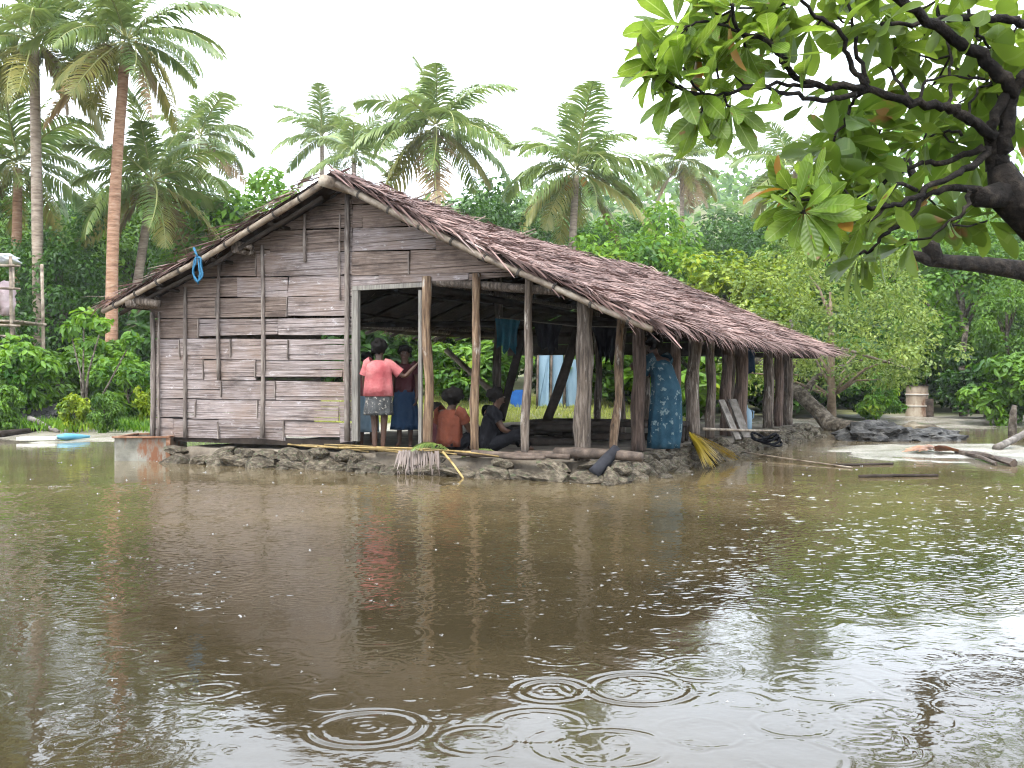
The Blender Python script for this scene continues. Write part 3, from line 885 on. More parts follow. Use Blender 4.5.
def cloud(centres, radii, n_per, ll, lw, up=0.55, flat=0.75, nice=False, droop=0.25):
    C = np.repeat(np.asarray(centres), n_per, 0); R = np.repeat(np.asarray(radii), n_per)
    n = len(C)
    u = unit(rng.normal(size=(n, 3)))
    r = rng.uniform(.35, 1.0, n) ** 0.6
    p = C + u * (r * R)[:, None] * np.array([1, 1, flat])
    nr = unit(u * .6 + np.array([0, 0, up]) + rng.normal(size=(n, 3)) * .35)
    ax = unit(u + rng.normal(size=(n, 3)) * .6 + np.array([0, 0, -droop]))
    return leaf_quads(p, nr, ax, ll * rng.uniform(.65, 1.25, n), lw * rng.uniform(.7, 1.2, n), nice)
def merge(parts):
    Vs, Qs, b = [], [], 0
    for V, Q in parts:
        Vs.append(V); Qs.append(Q + b); b += len(V)
    return np.concatenate(Vs), np.concatenate(Qs)

def tree_proto(H, W, ncl, npl, ll, lw, low=0.25, nice=False, rcl=(0.09, 0.16), trunk_r=None):
    """one kind of tree H tall and W wide: trunk with limbs, and a crown of leaf clumps"""
    cz, rz = H * (1 + low) / 2, H * (1 - low) / 2
    cs, rs, tips = [], [], []
    ph = rng.uniform(0, 6.28, 4)
    for k in range(ncl):
        u = rng.normal(size=3); u /= np.linalg.norm(u)
        th = math.atan2(u[1], u[0])
        lob = 1 + .16 * math.sin(2 * th + ph[0]) + .13 * math.sin(3 * th + ph[1] + 2 * u[2]) + .10 * math.sin(5 * u[2] + ph[2])
        r = rng.uniform(.45, 1.0) ** .5 * lob
        rc = rng.uniform(*rcl) * W
        cs.append([u[0] * (W / 2 - rc) * r, u[1] * (W / 2 - rc) * r, cz + u[2] * (rz - rc * .7) * r]); rs.append(rc)
    V, Q = cloud(cs, rs, npl, ll, lw, nice=nice)
    tr = trunk_r or H * 0.018
    mb = MB()
    hx, hy = rng.uniform(-.03, .03, 2) * H
    top = Vector((hx, hy, H * .72))
    pts = [Vector((0, 0, -0.1)), Vector((hx * .2, hy * .5, H * .25)), Vector((hx * .8, hy * .6, H * .5)), top]
    mb.tube(pts, [tr * 1.25, tr, tr * .75, tr * .3], 8, True, .05)
    idx = rng.choice(ncl, min(9, ncl), replace=False)
    for i in idx:
        z0 = min(max(cs[i][2] - .25 * H, .18 * H), .6 * H)
        t = z0 / (H * .72)
        st = Vector((hx * t, hy * t, z0)); en = Vector(cs[i])
        mid = st.lerp(en, .5) + Vector((0, 0, .04 * H))
        mb.tube([st, mid, en], [tr * .5, tr * .33, tr * .1], 6)
    return mb, V, Q
PROTO = {}
def make_proto(key, mat, *a, bark=None, **k):
    mb, V, Q = tree_proto(*a, **k)
    PROTO[key] = (mb.mesh('trunk', bark or m_bark, True), np_mesh('crown', V, Q, mat), a[0])
def plant(key, loc, h, label, name='tree', cat='tree', group=None, wide=1.0):
    tm, cm, H = PROTO[key]
    s = h / H
    o = thing(name, label, cat, loc, random.uniform(0, 6.28), group)
    o.scale = (s * wide, s * wide, s)
    link('trunk', tm, o); link('crown', cm, o)
    return o
make_proto('dark1', lm_dark, 8.5, 7.0, 95, 100, .26, .13, low=.1)
make_proto('dark2', lm_dark, 9.0, 6.0, 85, 100, .24, .12, low=.08)
make_proto('mid1', lm_mid, 8.0, 7.0, 95, 100, .26, .13, low=.12)
make_proto('mid2', lm_mid, 8.5, 6.0, 85, 100, .28, .12, low=.1)
make_proto('yel1', lm_yel, 6.0, 5.0, 90, 90, .22, .11, low=.08)
make_proto('bright1', lm_bright, 6.5, 5.5, 80, 100, .26, .13, low=.1)
make_proto('pale1', lm_pale, 5.0, 6.0, 150, 75, .13, .06, low=.12, rcl=(.05, .10), bark=M('twig_brown', [(0.10, 0.07, 0.045), (0.2, 0.15, 0.10)], 8, rough=.9, rnd=.1), trunk_r=.1)
make_proto('bush1', lm_bright, 2.2, 2.6, 40, 60, .24, .10, low=.02, nice=True, rcl=(.10, .18))
make_proto('bush2', lm_mid, 2.4, 2.6, 40, 60, .26, .12, low=.02, nice=True, rcl=(.10, .18))
make_proto('bush3', lm_dark, 2.6, 3.0, 45, 60, .24, .12, low=.02, nice=True, rcl=(.10, .18))
make_proto('bush4', lm_yel, 1.6, 1.8, 26, 40, .22, .10, low=.02, nice=True, rcl=(.12, .2))

def at(px, D): return ((px - 512) / F * D, D, grd((px - 512) / F * D, D) - 0.02)
def hpx(py, D, z0=0.0): return H0 + (384 - py) / F * D - z0
# (pixel x, distance, pixel y of its top, kind, width factor, label)
TREES = [
    (250, 33, 168, 'bright1', 1.0, 'bright green leafy tree above the left end of the thatched roof'),
    (735, 31, 236, 'yel1', 1.15, 'yellow green tree with glowing top above the rear of the thatched roof'),
    (648, 34, 205, 'bright1', 1.0, 'light green tree between the palm and the yellow tree above the roof'),
    (832, 23.5, 238, 'pale1', 1.05, 'pale feathery shrub with brown twigs behind the right end of the roof'),
    (965, 30, 205, 'mid1', 1.0, 'broad green tree behind the rusty drum on the right'),
    (1010, 27, 262, 'mid2', .8, 'green tree at the right edge of the photo, beyond the broken stump'),
    (925, 31, 282, 'bright1', .85, 'low spreading tree with bright leaves directly above the rusty drum'),
    (60, 31, 215, 'dark1', .95, 'dark dense tree behind the left pair of tall palms'),
    (205, 35, 200, 'dark2', .9, 'dark tree behind the lower palm left of the house'),
    (480, 37, 190, 'dark2', 1.0, 'dark tree behind the large palm above the ridge of the roof'),
]
for px, D, py, k, wd, lb in TREES:
    l = at(px, D); plant(k, l, hpx(py, D, l[2]), lb, wide=wd)
REG = ['behind the tall palms at left', 'behind the roof of the house', 'behind the right shore']
for i in range(46):
    row = i % 2
    px = -120 + 1260 * (i // 2) / 22 + random.uniform(-25, 25)
    D = (43 if row == 0 else 56) + random.uniform(-4, 4)
    l = at(px, D)
    tp = 205 + 15 * math.sin(px * .021) - (28 if px < 180 else 0) + (5 if row == 0 else -8) + random.uniform(-12, 12)
    if px > 800: tp -= 12
    reg = 0 if px < 170 else 1 if px < 660 else 2
    plant(random.choice(['dark1', 'dark2', 'mid1', 'mid2', 'mid1', 'dark1']), l, hpx(tp, D, l[2]),
          'broadleaf tree in the dense forest wall ' + REG[reg], group='forest trees ' + REG[reg], wide=random.uniform(.9, 1.2))
REGB = ['under the tall palms at left', 'behind the open house', 'along the right shore']
for i in range(40):
    px = -60 + 1150 * i / 39 + random.uniform(-15, 15)
    D = random.uniform(30, 38)
    l = at(px, D)
    plant(random.choice(['bush3', 'bush2', 'bush3', 'dark1', 'mid1']), l, random.uniform(2.2, 4.2), 'shaded undergrowth bush at the forest edge ' + REGB[0 if px < 200 else 1 if px < 700 else 2], 'bush', 'bush', 'undergrowth bushes ' + REGB[0 if px < 200 else 1 if px < 700 else 2], random.uniform(1, 1.4))
BUSH = [
    (875, 26.5, 372, 'bush1', 1.1, 'small bright green bush left of the rusty drum'),
    (60, 23.5, 340, 'bush2', 1.0, 'green leafy bush under the tall palms on the left'),
    (18, 22.5, 335, 'bush1', 1.0, 'bright leafy bush at the left edge of the photo'),
    (128, 23.0, 352, 'bush1', 1.0, 'glossy bright green bush beside the left wall of the house'),
    (100, 25.5, 330, 'bush2', 1.0, 'taller green bush behind the glossy bush left of the house'),
    (74, 20.6, 392, 'bush4', .9, 'low yellow green plant on the sandy shore left of the house'),
    (105, 20.2, 388, 'bush2', .7, 'low green plant with drooping leaves on the sand left of the house'),
    (5, 20.4, 380, 'bush2', .8, 'low dark leaved plant at the left edge above the rocks'),
    (150, 22.0, 385, 'bush4', .8, 'small yellow green bush close to the corner of the bamboo wall'),
    (690, 27, 300, 'bush1', 1.5, 'light green bush seen between the side posts of the house'),
    (470, 28, 335, 'bush1', 1.5, 'bright green bush seen through the open front of the house'),
    (615, 28, 335, 'bush2', 1.5, 'green bush right of the pale blue sheets behind the house'),
    (1015, 25, 345, 'bush2', 1.2, 'dark bush behind the broken stump at the right edge'),
    (985, 27, 350, 'bush3', 1.2, 'dark bush right of the lone pale trunk on the far shore'),
    (820, 28, 330, 'bush3', 1.5, 'dark bush behind the fallen trunk right of the house'),
]
for px, D, py, k, wd, lb in BUSH:
    l = at(px, D); plant(k, l, hpx(py, D, l[2]), lb, 'bush', 'bush', None, wd)
# a slender sapling by the left eave
sp = thing('sapling', 'slender sapling with bright leaf tufts below the left eave', 'sapling', at(84, 21.5))
mb = MB(); b0 = Vector(at(84, 21.5))
tips = [P(84, 318, 21.5), P(70, 330, 21.8), P(102, 325, 21.2), P(132, 340, 21.3), P(95, 345, 21.6)]
for t in tips:
    mb.tube([b0, b0.lerp(t, .5) + Vector((random.uniform(-.1, .1), 0, .1)), t], [.03, .02, .01], 6)
mb.part('trunk', m_bark, sp, True, True)
V, Q = cloud([tuple(t - b0) for t in tips], [.32, .25, .25, .22, .25], 34, .26, .11, nice=True)
link('crown', np_mesh('crown', V, Q, lm_bright), sp)

# far wooded hill: one mass of foliage on the rising ground
n = 24000
hx = rng.uniform(-170, 170, n); hy = rng.uniform(88, 225, n)
hz = gz(hx, hy) + 6 * rng.uniform(0, 1, n) ** .7 * (1 + .4 * np.sin(hx * .35) * np.cos(hy * .3))
c = np.stack([hx, hy, hz], 1)
V, Q = leaf_quads(c, unit(rng.normal(size=(n, 3)) * .5 + np.array([0, -.4, .7])), rng.normal(size=(n, 3)), rng.uniform(1.2, 2.6, n), rng.uniform(.8, 1.6, n))
tag(link('hill_forest', np_mesh('hill_forest', V, Q, lm_mid)), 'far wooded hillside fading behind the palms', 'forest', None, 'stuff')
# grass behind the house and ground cover on the left shore
def tufts(n, xr, yr, h, mat, name, label, cat):
    x = rng.uniform(*xr, n); y = rng.uniform(*yr, n)
    keep = gz(x, y) > 0.005
    x, y = x[keep], y[keep]; n = len(x)
    c = np.stack([x, y, gz(x, y) + h * .35], 1)
    ax = unit(rng.normal(size=(n, 3)) * .35 + np.array([0, 0, 1.0]))
    V, Q = leaf_quads(c, unit(rng.normal(size=(n, 3)) * np.array([1, 1, .2])), ax, h * rng.uniform(.5, 1.3, n), np.full(n, h * .16))
    tag(link(name, np_mesh(name, V, Q, mat)), label, cat, None, 'stuff')
lm_grass = leaf_mat('grass_blade', (0.16, 0.20, 0.05), (0.36, 0.37, 0.12), trans=.3, clump=.7)
tufts(16000, (-6, 4.5), (22.8, 30), .16, lm_grass, 'grass', 'yellow green grass on the ground behind the house', 'grass')
tufts(9000, (-14, -5.2), (20.3, 27), .28, lm_bright, 'ground_cover', 'leafy ground cover under the palms on the left shore', 'ground cover')

# ---- coconut palms
def frond_mesh(Lf, elev, droop, mat, nl=54, hang=.5, seed=0):
    r = random.Random(seed)
    N_ = 16
    pts, tans = [], []
    p = Vector((0.1, 0, 0)); a = elev
    for i in range(N_ + 1):
        t = i / N_
        a = elev - droop * t ** 1.35
        tv = Vector((math.cos(a), 0.06 * math.sin(3 * t), math.sin(a))).normalized()
        pts.append(p.copy()); tans.append(tv); p = p + tv * (Lf / N_)
    V, Q = [], []
    def at_(t):
        f = min(max(t, 0), .9999) * N_; i = int(f)
        return pts[i].lerp(pts[i + 1], f - i), tans[i].lerp(tans[i + 1], f - i).normalized()
    up = Vector((0, 0, 1))
    for s in (1, -1):
        for k in range(nl):
            t = .10 + .90 * (k + r.uniform(-.3, .3)) / nl
            if r.random() < .04: continue
            c, tv = at_(t)
            B = Vector((-tv.y, tv.x, 0)); B = Vector((0, 1, 0)) if B.length < .1 else B.normalized()
            l = Lf * .285 * (math.sin(math.pi * min(.12 + .93 * t, 1)) ** .55) * r.uniform(.85, 1.1)
            d0 = (tv * (.45 + .4 * t) + B * s * .85 + up * r.uniform(-.05, .25)).normalized()
            d1 = (d0 + Vector((0, 0, -1)) * (hang + r.uniform(-.15, .25))).normalized()
            d2 = (d1 + Vector((0, 0, -1)) * (hang * 1.1)).normalized()
            q0 = c; q1 = c + d0 * l * .35; q2 = q1 + d1 * l * .35; q3 = q2 + d2 * l * .3
            wv = (tv * .8 + up * .3).normalized()
            b = len(V); w = Lf * .0108
            for q, ww in ((q0, .7), (q1, 1.), (q2, .75), (q3, .12)):
                V.append(q - wv * w * ww); V.append(q + wv * w * ww)
            for j in range(3): Q.append((b + 2 * j, b + 2 * j + 1, b + 2 * j + 3, b + 2 * j + 2))
    nl_faces = len(Q)
    for i in range(N_ + 1):
        w = .05 * (1 - i / N_) ** .8 * Lf / 4.5 + .006
        tv = tans[i]; n_ = Vector((-tv.z, 0, tv.x))
        b = len(V)
        V += [pts[i] + Vector((0, w, 0)), pts[i] + n_ * w * .6, pts[i] - Vector((0, w, 0)), pts[i] - n_ * w * .6]
        if i:
            for k in range(4): Q.append((b - 4 + k, b - 4 + (k + 1) % 4, b + (k + 1) % 4, b + k))
    me = np_mesh('frond', [tuple(v) for v in V], Q, mat)
    me.materials.append(m_rachis)
    mi = np.zeros(len(Q), dtype=np.int32); mi[nl_faces:] = 1
    me.polygons.foreach_set('material_index', mi)
    return me
FR = []
for i, (el, dr, hg, mt) in enumerate(((80, 35, .15, lm_frond), (62, 60, .3, lm_frond), (42, 75, .45, lm_frond), (24, 85, .55, lm_frond), (5, 75, .6, lm_frond), (-14, 62, .55, lm_frond),
                                      (-32, 48, .4, lm_frond_y), (-55, 30, .3, lm_frond_d))):
    FR.append((el, [frond_mesh(4.6, rad(el), rad(dr), mt, hang=hg, seed=i * 2 + j) for j in range(2)]))
nut = MB().blob((0, 0, 0), (.13, .13, .16), 2, .05).mesh('coconut', M('coconut_green', [(0.10, 0.13, 0.03), (0.2, 0.2, 0.06)], 4, rough=.5, bump=0), True)
nut_o = MB().blob((0, 0, 0), (.13, .13, .16), 2, .05).mesh('coconut', M('coconut_orange', [(0.42, 0.16, 0.03), (0.55, 0.24, 0.05)], 4, rough=.5, bump=0), True)
def palm(px, py, D, fl, label, foot_px=None, nf=24, tr=.15, tmat=None, nuts=7, orange=False, lo=-42, seed=0, hi=82, lean=0.0):
    r = random.Random(seed)
    top = P(px, py, D)
    fx = (foot_px if foot_px is not None else px)
    base = Vector(at(fx, D))
    o = thing('coconut_palm', label, 'palm', base, 0)
    ctr = top - base
    pts = []
    for k in range(13):
        t = k / 12
        pts.append(Vector((ctr.x * t ** 1.25 + lean * math.sin(math.pi * t), 0, -0.2 + (ctr.z + .1) * t)))
    MB().tube(pts, [tr * (1.35 if k == 0 else 1.08 - .25 * k / 12) for k in range(13)], 10, True, .03).part('trunk', tmat or m_palm_trunk, o, True)
    az = r.uniform(0, 6.28)
    for k in range(nf):
        t = k / (nf - 1)
        el = hi + (lo - hi) * t ** .85 + r.uniform(-7, 7)
        j = min(range(len(FR)), key=lambda q: abs(FR[q][0] - el))
        me = FR[j][1][r.randint(0, 1)]
        az += 2.39996 + r.uniform(-.25, .25)
        f = link('frond', me, o, ctr + Vector((0, 0, .25 * (1 - t))), (r.uniform(-.5, .5), rad(FR[j][0] - el), az))
        f.rotation_mode = 'XYZ'
        s = fl / 4.6 * r.uniform(.74, 1.12) * (.8 if k < 3 else 1)
        f.scale = (s, s, s)
    for k in range(nuts):
        a_ = r.uniform(0, 6.28)
        link('coconut', nut_o if orange else nut, o, ctr + Vector((math.cos(a_) * .32, math.sin(a_) * .32 - (.1 if orange else 0), -.2 - r.uniform(0, .35))), (0, 0, a_))
    return o
palm(34, 42, 30, 3.45, 'tall pale trunked coconut palm at the far left of the photo', 40, 26, .17, None, 6, seed=1, lo=-52)
palm(126, 44, 28.5, 3.35, 'tall red brown trunked coconut palm left of the house', 113, 26, .17, m_palm_red, 9, seed=2, lo=-50, lean=-.15)
palm(152, 184, 31, 3.3, 'lower coconut palm behind the left eave of the house', 122, 24, .15, None, 5, seed=3, lo=-48)
palm(18, 165, 33, 3.6, 'coconut palm low at the left edge, behind the pale trunked palm', 14, 22, .17, m_palm_red, 4, seed=4)
palm(200, 138, 56, 4.0, 'far coconut palm fading behind the lower palm at left', 196, 22, .15, None, 4, seed=5)
palm(436, 128, 40, 3.9, 'large coconut palm rising behind the ridge of the roof', 440, 26, .16, None, 9, seed=6, lo=-44)
palm(576, 173, 38, 3.65, 'coconut palm with orange coconuts above the middle of the thatched roof', 566, 26, .16, None, 7, True, seed=7, lo=-46)
palm(322, 138, 62, 3.6, 'small far coconut palm just left of the large palm', 322, 20, .15, None, 3, seed=8, lo=-20)
palm(354, 156, 55, 3.6, 'low far palm between the small far palm and the large palm', 352, 18, .15, None, 3, seed=12, lo=-20)
palm(682, 163, 60, 3.5, 'far drooping coconut palm under the overhanging leafy branch', 682, 24, .15, None, 5, seed=9, lo=-62)
palm(795, 170, 52, 3.9, 'far coconut palm partly hidden behind the overhanging tree', 795, 22, .15, None, 4, seed=10, lo=-50)

# ------------------------------------------------------------------ overhanging tree at the upper right, close to the camera
random.seed(9)
lm_big = leaf_mat('broad_leaf', (0.066, 0.12, 0.022), (0.15, 0.225, 0.045), trans=.52, rough=.45, rnd=.28, clump=2.0, spec=.4)
lm_bign = leaf_mat('broad_leaf_old', (0.30, 0.22, 0.04), (0.32, 0.16, 0.06), trans=.35, rough=.5, rnd=.3, clump=2.0)
def veins(m):
    """pale midrib and side veins, small brown spots, in the leaf's own frame"""
    N, L = m.node_tree.nodes, m.node_tree.links
    b = N['Principled BSDF']; src = b.inputs['Base Color'].links[0].from_socket
    dests = [l.to_socket for l in src.links]
    tc = N.new('ShaderNodeTexCoord'); sx = N.new('ShaderNodeSeparateXYZ'); L.new(tc.outputs['Object'], sx.inputs[0])
    def mt(op, a, b_=None, c=None):
        n = N.new('ShaderNodeMath'); n.operation = op
        for i, v in enumerate((a, b_, c)):
            if v is None: continue
            if isinstance(v, (int, float)): n.inputs[i].default_value = v
            else: L.new(v, n.inputs[i])
        return n.outputs[0]
    ay = mt('ABSOLUTE', sx.outputs[1])
    rib = mt('LESS_THAN', ay, .010)
    ph = mt('SINE', mt('MULTIPLY', mt('SUBTRACT', sx.outputs[0], mt('MULTIPLY', ay, .9)), 62.0))
    side = mt('MULTIPLY', mt('GREATER_THAN', ph, .95), .22)
    fac = mt('MULTIPLY', mt('MAXIMUM', rib, side), .45)
    mx = N.new('ShaderNodeMix'); mx.data_type = 'RGBA'; L.new(fac, mx.inputs[0]); L.new(src, mx.inputs[6]); mx.inputs[7].default_value = (.30, .36, .13, 1)
    oi = N.new('ShaderNodeObjectInfo'); ad = N.new('ShaderNodeVectorMath'); ad.operation = 'ADD'
    L.new(tc.outputs['Object'], ad.inputs[0]); L.new(mt('MULTIPLY', oi.outputs['Random'], 50.0), ad.inputs[1])
    nz = N.new('ShaderNodeTexNoise'); nz.inputs['Scale'].default_value = 5.0; nz.inputs['Detail'].default_value = 4; L.new(ad.outputs[0], nz.inputs['Vector'])
    mr = N.new('ShaderNodeMapRange'); mr.inputs[1].default_value = .66; mr.inputs[2].default_value = .70; L.new(nz.outputs[0], mr.inputs[0])
    m2 = N.new('ShaderNodeMix'); m2.data_type = 'RGBA'; L.new(mr.outputs[0], m2.inputs[0]); L.new(mx.outputs[2], m2.inputs[6]); m2.inputs[7].default_value = (.16, .10, .03, 1)
    n2 = N.new('ShaderNodeTexNoise'); n2.inputs['Scale'].default_value = 2.2; L.new(ad.outputs[0], n2.inputs['Vector'])
    hs_ = N.new('ShaderNodeHueSaturation'); L.new(m2.outputs[2], hs_.inputs['Color'])
    L.new(mt('MULTIPLY_ADD', n2.outputs[0], 1.0, .5), hs_.inputs['Value'])
    for d in dests: L.new(hs_.outputs[0], d)
    bp = N.new('ShaderNodeBump'); bp.inputs['Strength'].default_value = .25; bp.inputs['Distance'].default_value = .003
    L.new(mt('ADD', ph, mt('MULTIPLY', rib, -3.0)), bp.inputs['Height']); L.new(bp.outputs[0], b.inputs['Normal'])
veins(lm_big)
def zp(x, y, D): return P(620 + x * .3945, y * .3945, D)
tree_base = Vector((4.0, 5.2, grd(4.0, 5.2)))
otree = thing('overhanging_tree', 'dark limbed tree with big leaves hanging in from the upper right', 'tree', tree_base)
trunk = MB()
K = zp(960, 420, 4.7)                       # where the limbs part
trunk.tube([tree_base - Vector((0, 0, .3)), Vector((3.9, 5.1, .7)), Vector((3.55, 5.0, 1.35)), Vector((3.0, 4.85, 1.75)), zp(1060, 560, 4.75), zp(985, 490, 4.7), K],
           [.26, .2, .165, .14, .12, .095, .055], 12, True, .06)
trunk.tube([zp(985, 490, 4.7), zp(930, 500, 4.62), zp(905, 500, 4.58)], [.07, .05, .045], 10, True, .04)
trunk.part('trunk', m_bark_d, otree, True, True)
ends, along = [], []
def limb(pts, r0, r1, grow=True):
    pts = [Vector(p) for p in pts]
    r0 *= .74; r1 *= .8
    fine = []
    for i in range(len(pts) - 1):            # smooth with a Catmull-Rom curve
        p0, p1, p2, p3 = pts[max(i - 1, 0)], pts[i], pts[i + 1], pts[min(i + 2, len(pts) - 1)]
        for k in range(5):
            t = k / 5
            fine.append(.5 * ((2 * p1) + (p2 - p0) * t + (2 * p0 - 5 * p1 + 4 * p2 - p3) * t * t + (3 * p1 - p0 - 3 * p2 + p3) * t ** 3))
    fine.append(pts[-1])
    n_ = len(fine)
    fine = [p + Vector((random.uniform(-1, 1), random.uniform(-1, 1), random.uniform(-1, 1))) * .010 for p in fine]
    MB().tube(fine, [r0 + (r1 - r0) * (i / (n_ - 1)) ** .8 for i in range(n_)], 8, True, .15).part('branch', m_bark_d, otree, True, True)
    if grow:
        ends.append((fine[-1], (fine[-1] - fine[-3]).normalized()))
        for i in range(n_ // 2, n_ - 2, 4): along.append((fine[i], (fine[i + 1] - fine[i]).normalized()))
limb([K, zp(975, 330, 4.65), zp(990, 230, 4.6), zp(940, 165, 4.55), zp(860, 105, 4.5), zp(760, 40, 4.4), zp(690, -20, 4.35), zp(600, -90, 4.3)], .062, .02)
limb([zp(945, 430, 4.7), zp(940, 360, 4.66), zp(945, 300, 4.6), zp(990, 230, 4.62)], .04, .03, False)
limb([zp(990, 235, 4.6), zp(1030, 185, 4.55), zp(1100, 120, 4.5), zp(1180, 40, 4.4)], .045, .02)
limb([zp(945, 345, 4.62), zp(880, 300, 4.55), zp(830, 270, 4.5), zp(740, 260, 4.45), zp(620, 225, 4.4), zp(500, 215, 4.3), zp(440, 190, 4.25), zp(390, 120, 4.2), zp(300, 75, 4.15), zp(280, 10, 4.1)], .036, .009)
limb([zp(620, 225, 4.4), zp(560, 248, 4.35), zp(470, 245, 4.25), zp(350, 225, 4.15), zp(262, 235, 4.1)], .02, .008)
limb([zp(500, 215, 4.3), zp(400, 212, 4.2), zp(300, 225, 4.12), zp(215, 245, 4.05)], .014, .006)
limb([zp(440, 190, 4.25), zp(410, 150, 4.2), zp(380, 95, 4.2)], .014, .007)
limb([zp(625, 222, 4.4), zp(590, 170, 4.36), zp(560, 90, 4.3), zp(500, 40, 4.3), zp(450, -10, 4.25)], .02, .009)
limb([zp(630, 215, 4.42), zp(600, 120, 4.45), zp(580, 20, 4.5), zp(575, -60, 4.5)], .014, .008)
limb([zp(935, 365, 4.66), zp(905, 415, 4.6), zp(850, 440, 4.5), zp(760, 490, 4.4), zp(680, 525, 4.3), zp(590, 520, 4.25), zp(545, 505, 4.2)], .028, .008)
limb([zp(920, 375, 4.64), zp(830, 408, 4.66), zp(760, 415, 4.7), zp(700, 440, 4.7), zp(650, 480, 4.65), zp(600, 505, 4.6)], .022, .008)
limb([zp(925, 482, 4.62), zp(860, 478, 4.55), zp(780, 490, 4.5), zp(740, 550, 4.45), zp(680, 590, 4.4), zp(640, 632, 4.4), zp(605, 642, 4.4)], .026, .007)
limb([zp(770, 492, 4.5), zp(700, 470, 4.35), zp(640, 560, 4.3), zp(560, 545, 4.25)], .014, .006)
limb([zp(885, 480, 4.55), zp(870, 540, 4.5), zp(800, 590, 4.5), zp(720, 620, 4.5)], .015, .006)
limb([zp(1080, 60, 4.7), zp(1000, 55, 4.65), zp(940, 45, 4.6), zp(840, 45, 4.55), zp(740, 62, 4.5), zp(660, 60, 4.4)], .035, .01)
limb([zp(880, 25, 4.55), zp(920, 100, 4.7), zp(960, 130, 4.8)], .012, .007)
limb([zp(835, 270, 4.5), zp(840, 190, 4.6), zp(830, 110, 4.7), zp(800, 0, 4.8)], .012, .006)
limb([zp(740, 260, 4.45), zp(690, 180, 4.6), zp(640, 110, 4.7), zp(610, 40, 4.75)], .012, .006)
limb([zp(880, 300, 4.55), zp(900, 240, 4.7), zp(940, 205, 4.8)], .010, .006)
limb([zp(690, 435, 4.7), zp(640, 390, 4.75), zp(600, 330, 4.8)], .010, .006)
limb([zp(760, 260, 4.45), zp(790, 200, 4.6), zp(930, 200, 4.8)], .010, .006)
limb([zp(620, 225, 4.4), zp(585, 270, 4.45), zp(560, 330, 4.5), zp(520, 380, 4.5)], .011, .006)
limb([zp(300, 75, 4.15), zp(240, 60, 4.1), zp(170, 60, 4.05)], .009, .006)
limb([zp(540, 505, 4.2), zp(490, 510, 4.1), zp(460, 540, 4.05)], .008, .006)
limb([zp(870, 340, 4.6), zp(820, 335, 4.7), zp(760, 360, 4.75)], .010, .006)
# leaf blade: obovate, folded along the midrib and arched
def big_leaf(L_, W_, arch, fold):
    prof = [(0, .02), (.12, .10), (.33, .30), (.55, .47), (.74, .49), (.90, .33), (.97, .16), (1, .02)]
    V, Q = [], []
    for t, w in prof:
        z = -arch * t * t * L_
        V += [(t * L_, -w * W_, z + fold * w * W_), (t * L_, 0, z), (t * L_, w * W_, z + fold * w * W_)]
    for i in range(len(prof) - 1):
        b = i * 3
        Q += [(b, b + 1, b + 4, b + 3), (b + 1, b + 2, b + 5, b + 4)]
    return V, Q
shapes = [big_leaf(1, .40, .10, .25), big_leaf(1, .36, .30, .35), big_leaf(1, .43, -.05, .15), big_leaf(1, .38, .2, .45)]
leaf_me = [np_mesh('leaf', v, q, lm_big, True) for v, q in shapes]
leaf_old = np_mesh('leaf', *shapes[1], lm_bign, True)
ros = [(e, d, 1.0) for e, d in ends] + [(p, d, .7) for p, d in along if random.random() < .6]
# tufts seen at these places, carried by twigs from the nearest branch
for x, y, D in ((120, 110, 4.05), (95, 190, 4.0), (160, 170, 4.0), (190, 105, 4.1), (240, 150, 4.1), (320, 120, 4.2), (370, 60, 4.3), (340, 20, 4.3), (260, 60, 4.15), (230, 30, 4.2), (150, 215, 4.0), (205, 285, 4.02), (280, 270, 4.08),
                (420, 20, 4.3), (480, 70, 4.4), (620, 60, 4.6), (700, 120, 4.7), (760, 140, 4.8), (850, 170, 4.9), (900, 90, 4.8), (980, 100, 4.9), (1010, 160, 4.9), (600, 290, 4.6), (660, 330, 4.7), (560, 350, 4.6), 
                (780, 330, 4.8), (850, 360, 4.9), (640, 400, 4.7), (540, 420, 4.5), (480, 470, 4.2), (440, 520, 4.1), (490, 560, 4.1), (420, 480, 4.1), (560, 470, 4.4), (720, 540, 4.5), (860, 560, 4.7), (930, 560, 4.8),
                (100, 150, 4.1), (140, 60, 4.15), (290, 190, 4.25), (300, 20, 4.35), (720, 30, 4.9), (900, 200, 5.1), (960, 260, 5.1), (1000, 320, 5.1), (860, 260, 5.1), 
                (640, 260, 4.9), (900, 420, 5.1), (960, 30, 4.9), (1010, 60, 4.9), (600, 440, 4.6), (680, 480, 4.7), (520, 520, 4.3), (800, 520, 4.8),
                (780, 230, 4.9), (820, 60, 4.9), (540, 30, 4.5), (660, 20, 4.7), (760, 90, 4.8)):
    p = zp(x, y, D)
    cand = [q for q, _ in along] + [q for q, _ in ends]
    q = min(cand, key=lambda c: (c - p).length)
    if (q - p).length > .05:
        mid = q.lerp(p, .5) + Vector((0, 0, -.02))
        MB().tube([q, mid, p], [.006, .005, .005], 5).part('twig', m_bark_d, otree, True, True)
    d = (p - q); d = d.normalized() if d.length > .01 else Vector((-1, 0, 0))
    ros.append((p, (d + Vector((0, 0, .2))).normalized(), 1.0))
LV = []
